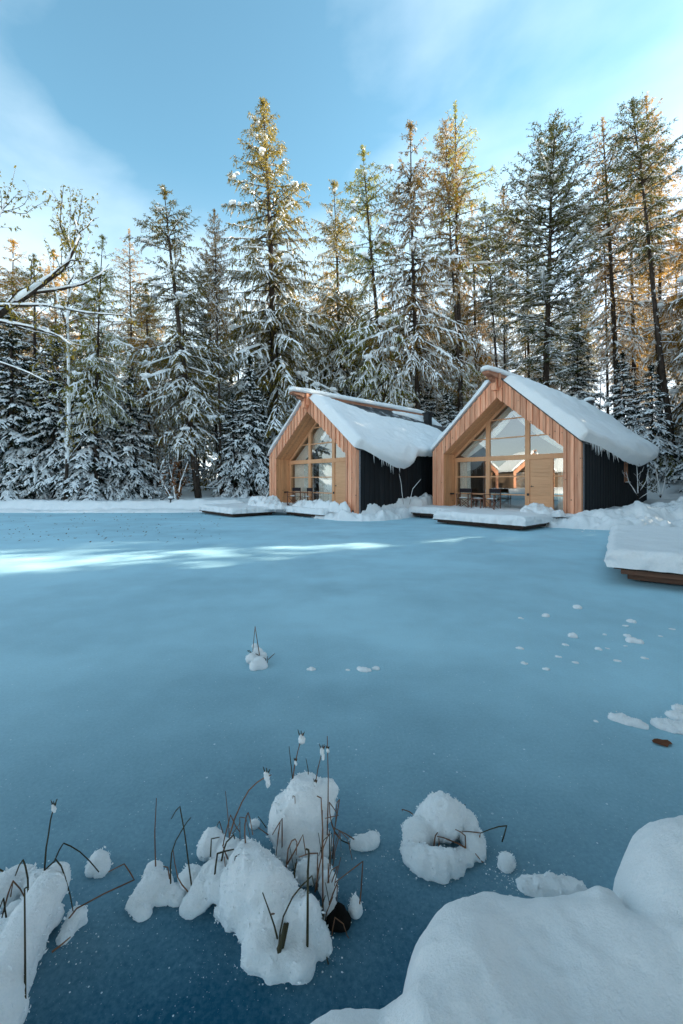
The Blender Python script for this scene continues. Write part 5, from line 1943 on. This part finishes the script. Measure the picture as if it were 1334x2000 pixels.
reed_clump('lone little reed tuft out on the ice', [
    ([(280, 425), (262, 310), (245, 200), (228, 90), (220, 180), (210, 290)], 3.62, .0045, False),
    ([(310, 385), (308, 340), (240, 305), (190, 290), (168, 278), (185, 275), (232, 322)], 3.64, .0035, True),
    ([(320, 395), (322, 360), (325, 320)], 3.6, .004, False),
    ([(330, 345), (355, 320), (380, 300)], 3.6, .0035, False),
    ([(275, 325), (272, 390)], 3.63, .003, True)], o4, k4)
snow_thing('snow_mound', [B_(491, 3.62, .03, .05), B_(508, 3.56, .03, .05), B_(498, 3.50, .02, .045), B_(512, 3.52, .01, .045), B_(503, 3.72, .04, .05), B_(515, 3.68, .03, .04), B_(498, 3.85, .05, .03)],
           'bumpy snow at the foot of the lone reed tuft', .014, .012, 14, 21)

# small lumps of snow lying about on the ice, each where it lies
lumps = [((1016, 1206), 14, 'small snow clump, leftmost of the far scatter on the ice below the near jetty', 1.0), ((1066, 1202), 21, 'drop shaped snow clump in the far scatter, second from its left end', 1.2),
         ((1128, 1186), 24, 'frosted snow clump farthest out, below the left corner of the near jetty', 1.1), ((1119, 1242), 27, 'long oval snow clump in the middle of the far scatter', 1.3),
         ((1015, 1265), 15, 'round snow clump at the left side of the scatter', 1.0), ((1022, 1294), 18, 'oval snow clump at the lower left corner of the scatter', 1.0),
         ((1068, 1306), 16, 'snow clump lowest in the scatter', .9), ((1104, 1258), 14, 'small snow clump just under the long oval one', .8),
         ((1089, 1281), 15, 'pair of tiny snow crumbs in the middle of the scatter', .8), ((1125, 1293), 16, 'frosty crumb at the bottom middle of the scatter', .6),
         ((1181, 1238), 12, 'small snow crumb right of the long oval clump', .8), ((1168, 1266), 17, 'oval snow clump right of the middle of the scatter', 1.0),
         ((1187, 1265), 11, 'tiny snow crumb beside the oval clump right of the middle', .6), ((1232, 1213), 20, 'oval snow clump at the top right of the scatter', 1.1),
         ((1223, 1221), 12, 'little snow crumb just under the top right oval clump', .8), ((1226, 1241), 18, 'lumpy snow clump resting above the longest clump', 1.0),
         ((1234, 1251), 36, 'longest snow clump at the right of the scatter', 1.2), ((1221, 1260), 10, 'tiny snow crumb under the longest clump', .6),
         ((1204, 1289), 17, 'flat snow clump at the lower right of the scatter', .8), ((1258, 1284), 15, 'pointed snow crumb at the far lower right of the scatter', .7),
         ((1312, 1227), 12, 'tiny snow crumb near the right frame edge', .6), ((1290, 1241), 13, 'faint snow crumb between the scatter and the right frame edge', .5),
         ((1163, 1407), 13, 'small snow crumb left of the long snowy streak', .8),
         ((608, 1306), 18, 'single snow clump right of the lone reed tuft', 1.2), ((711, 1308), 28, 'jagged snow clump of the little row right of the lone reed tuft', .9),
         ((735, 1305), 19, 'round snow clump ending the little row right of the lone reed tuft', 1.4), ((679, 1307), 11, 'tiny snow crumb starting the little row right of the lone reed tuft', .7)]
rg = np.random.default_rng(99)
for i, ((px, py), w_, lab, hgt) in enumerate(lumps):
    p = on_plane(px, py + 2)
    r = w_ / 2 * p[1] / F
    v = r * .34 * hgt
    bl = [(0, 0, v * .3, r * .66, r * .50, v)]
    for j in range(4):
        a = rg.uniform(-1, 1)
        bl.append((a * r * .72, rg.uniform(-.3, .3) * r - .12 * a * r, v * .2, r * rg.uniform(.25, .42), r * rg.uniform(.25, .4), v * rg.uniform(.5, .85)))
    o = obj('snow_clump', remeshed_blobs('snow_clump', bl, r * .11, r * .13, 1.6 / r, i), M['snow_near'])
    o.location = (p[0], p[1], 0)
    o.rotation_euler = (0, 0, -.25)
    tag(o, lab, 'snow', 'snow clumps lying on the ice')
snow_thing('snow_clump', [B_(1198, 2.76, .0, .035), B_(1212, 2.74, .005, .04), B_(1228, 2.71, .0, .035), B_(1242, 2.69, .005, .035), B_(1256, 2.67, .0, .028)], 'long snowy streak on the ice left of the rust leaf', .009, .012, 22, 41)
snow_thing('snow_clump', [B_(1292, 2.68, .005, .06, .03), B_(1310, 2.66, .005, .07, .035), B_(1335, 2.63, .005, .07, .035)], 'smooth oval snow patch above the rust leaf at the right edge', .010, .008, 22, 42)
snow_thing('snow_clump', [B_(1316, 2.78, .005, .045, .03), B_(1332, 2.75, .005, .05, .03)], 'small snow patch behind the smooth oval patch at the right edge', .010, .010, 22, 43)
snow_thing('snow_clump', [B_(1326, 2.86, .005, .04, .03), B_(1342, 2.84, .005, .05, .03)], 'farthest snow patch of the three at the right edge', .010, .010, 22, 44)

# loose crumbs round the mounds, far too many to count
mb = MB()
rg = np.random.default_rng(12)
pts = []
for (px, py, sx, sy, n) in [(540, 1890, 120, 40, 170), (860, 1700, 90, 30, 110), (1010, 1720, 60, 25, 140), (640, 1840, 50, 50, 90), (400, 1760, 160, 60, 80), (720, 1680, 60, 40, 30), (140, 1830, 60, 50, 40), (990, 1700, 40, 20, 40),
                            (760, 1010, 60, 4, 40), (600, 1012, 40, 3, 25), (1150, 1036, 40, 4, 30)]:
    for k in range(n):
        x, y = px + rg.normal() * sx * .5, py + rg.normal() * sy * .5
        if y < 1000:
            continue
        pts.append((on_plane(x, y), (.35 + 1.6 * rg.random() ** 3) * on_plane(x, y)[1] / F))
P = np.array([p for p, r in pts])
R = np.array([r for p, r in pts])
add_blobs(mb, P, R, .7, rg)
o = obj('snow_crumbs', mb.mesh('snow_crumbs', True), M['snow_near'])
tag(o, 'loose crumbs of snow sprinkled round the mounds', None, None, 'stuff')
# ------------------------------------------------------------------ what stands round the pond outside the frame (seen in the panes, shading the ice), plus added shade trees
def far_chalet(x, y, rz, w, label):
    root = thing('chalet', label, 'chalet', (x, y, 0.3), rz, 'chalets across the pond seen in the window panes')
    E, A, D, c = 3.0, 5.9, 9.0, w / 2
    pw = .6
    mb = MB()
    n = 30
    for i in range(n):
        x0, x1 = i * w / n + .004, (i + 1) * w / n - .004
        top = lambda s: E + (A - E) * (1 - abs(s - c) / c)
        lo = 0.0 if (x1 < pw or x0 > w - pw) else min(2.8 + 2.2 * (1 - abs(x0 - c) / (c - pw)), 2.8 + 2.2 * (1 - abs(x1 - c) / (c - pw)))
        mb.prism([(x0, lo), (x1, lo), (x1, top(x1)), (x0, top(x0))], 'y', 0, .06)
    obj('facade', mb.mesh('facade'), M['larch'], root)
    mb = MB()
    mb.box(pw, w - pw, 1.0, 1.05, 0, 2.8)
    obj('window', mb.mesh('window'), M['glass'], root)
    mb = MB()
    for xx in (pw, 2.2, 4.0, w - pw - .15):
        mb.box(xx, xx + .16, .95, 1.06, 0, 4.2 if xx in (2.2, 4.0) else 2.8)
    obj('mullion', mb.mesh('mullion'), M['oak'], root)
    mb = MB()
    mb.box(.05, .1, .06, D, 0, E); mb.box(w - .1, w - .05, .06, D, 0, E); mb.box(.1, w - .1, 1.6, 1.7, 0, E)
    mb.prism([(0, E), (w, E), (c, A)], 'y', D - .1, D)
    mb.prism([(pw, E), (w - pw, E), (c, A - .6)], 'y', 1.2, 1.25)
    obj('wall', mb.mesh('wall'), M['curtain'] if False else M['room'], root)
    for sg in (0, 1):
        for nm, m_, t0, t1, e in (('roof', 'slate', 0, .1, .05), ('roof_snow', 'snow', .102, .5, .25)):
            q = [(c, A + t0), (-e, E - e * .9 + t0), (-e, E - e * .9 + t1 * .8), (c * .1, E + (A - E) * .1 + t1), (c, A + t1)]
            if sg:
                q = [(w - a, z) for a, z in q]
            prism_part(nm, q, -.08, D, M[m_], root)
    mb = MB()
    mb.tube([(c, -.9, A + .3), (c, D, A + .3)], .14, 6)
    obj('ridge_beam', mb.mesh('ridge_beam'), M['beam'], root)
    return root


for i, (x, y, r) in enumerate([(-44, -4, 88), (-43, 5, 84), (-42, 14, 92), (-46, -14, 80)]):
    far_chalet(x, y, math.radians(r), 6.4, 'snow roofed larch chalet across the pond, seen only reflected in the panes')


forest = bpy.data.objects.new('forest', None)
COL.objects.link(forest)
tag(forest, 'dense snowy wood right of the pond, with added shade trees behind the camera', None, None, 'stuff')
rg = np.random.default_rng(500)
sdx, sdy = math.sin(SUN_AZ), math.cos(SUN_AZ)


def wood_tree(x, y, kind, nm, ht, wid=1.0):
    pr = PROTO[kind][int(rg.integers(0, len(PROTO[kind])))]
    s = ht / pr['h']
    a = rg.uniform(0, 6.28)
    for part, m in (('trunk', 'bark'), ('crown', nm), ('snow_load', 'snow_tree')):
        me = pr['snow' if part == 'snow_load' else part]
        key = (me.name, m)
        if key not in used:
            if me.materials and me.materials[0] is not M[m]:
                me = me.copy()
                me.materials.clear()
            if not me.materials:
                me.materials.append(M[m])
            used[key] = me
        o = bpy.data.objects.new(part, used[key])
        link(o, forest)
        o.location = (x, y, tz(x, y) - .1)
        o.rotation_euler = (0, 0, a)
        o.scale = (s * wid, s * wid, s)


BEAMS = [((-3.0, 9.0), 0.1)]
cands = []
for k in range(900):
    x, y = rg.uniform(13, 44), rg.uniform(-10, 44)
    if -x * sdy + y * sdx < -5:
        continue
    if abs(x) / max(y, .1) < .93 and y > 0:
        continue
    if poly_sdf(np.array([x]), np.array([y]), POND)[0] > -1.6:
        continue
    if any((x - a) ** 2 + (y - b) ** 2 < 2.9 ** 2 for a, b in cands):
        continue
    cands.append((x, y))
for x, y in cands:
    kd, nm = [('larch', 'n_olive'), ('larch', 'n_brown'), ('spruce', 'n_spruce'), ('pine', 'n_dark')][int(rg.integers(0, 4))]
    ht, wid = (rg.uniform(12, 17), 1.5) if kd != 'spruce' else (rg.uniform(10, 14), 1.1)
    cr_ = {'larch': .185, 'pine': .178, 'spruce': .30}[kd] * ht * wid
    if any(abs(-(x - bx) * sdy + (y - by) * sdx) < cr_ * .40 + hw for (bx, by), hw in BEAMS):
        continue
    wood_tree(x, y, kd, nm, ht, wid)
for x, y, s_ in [(-6.5, -2.8, 15), (-2.4, -2.3, 16), (1.6, -2.2, 16), (5.6, -2.5, 15), (9.5, -2.5, 15), (0, -5.5, 17), (4, -5.5, 16), (-4, -5.5, 16)]:  # unseen trees added behind the camera to darken the near snow and ice
    wood_tree(x, y - .35, 'shade_canopy', 'n_dark', 15, 1.0)

for x, y, s_ in [(19.5, 20.6, 8.5), (22.5, 23.2, 9.5), (26, 24.6, 11), (18.2, 17.8, 8), (24, 20.5, 9.5)]:  # spruces added outside the frame to shade the near chalet's side wall
    wood_tree(x, y, 'spruce', 'n_spruce', s_, 1.15)
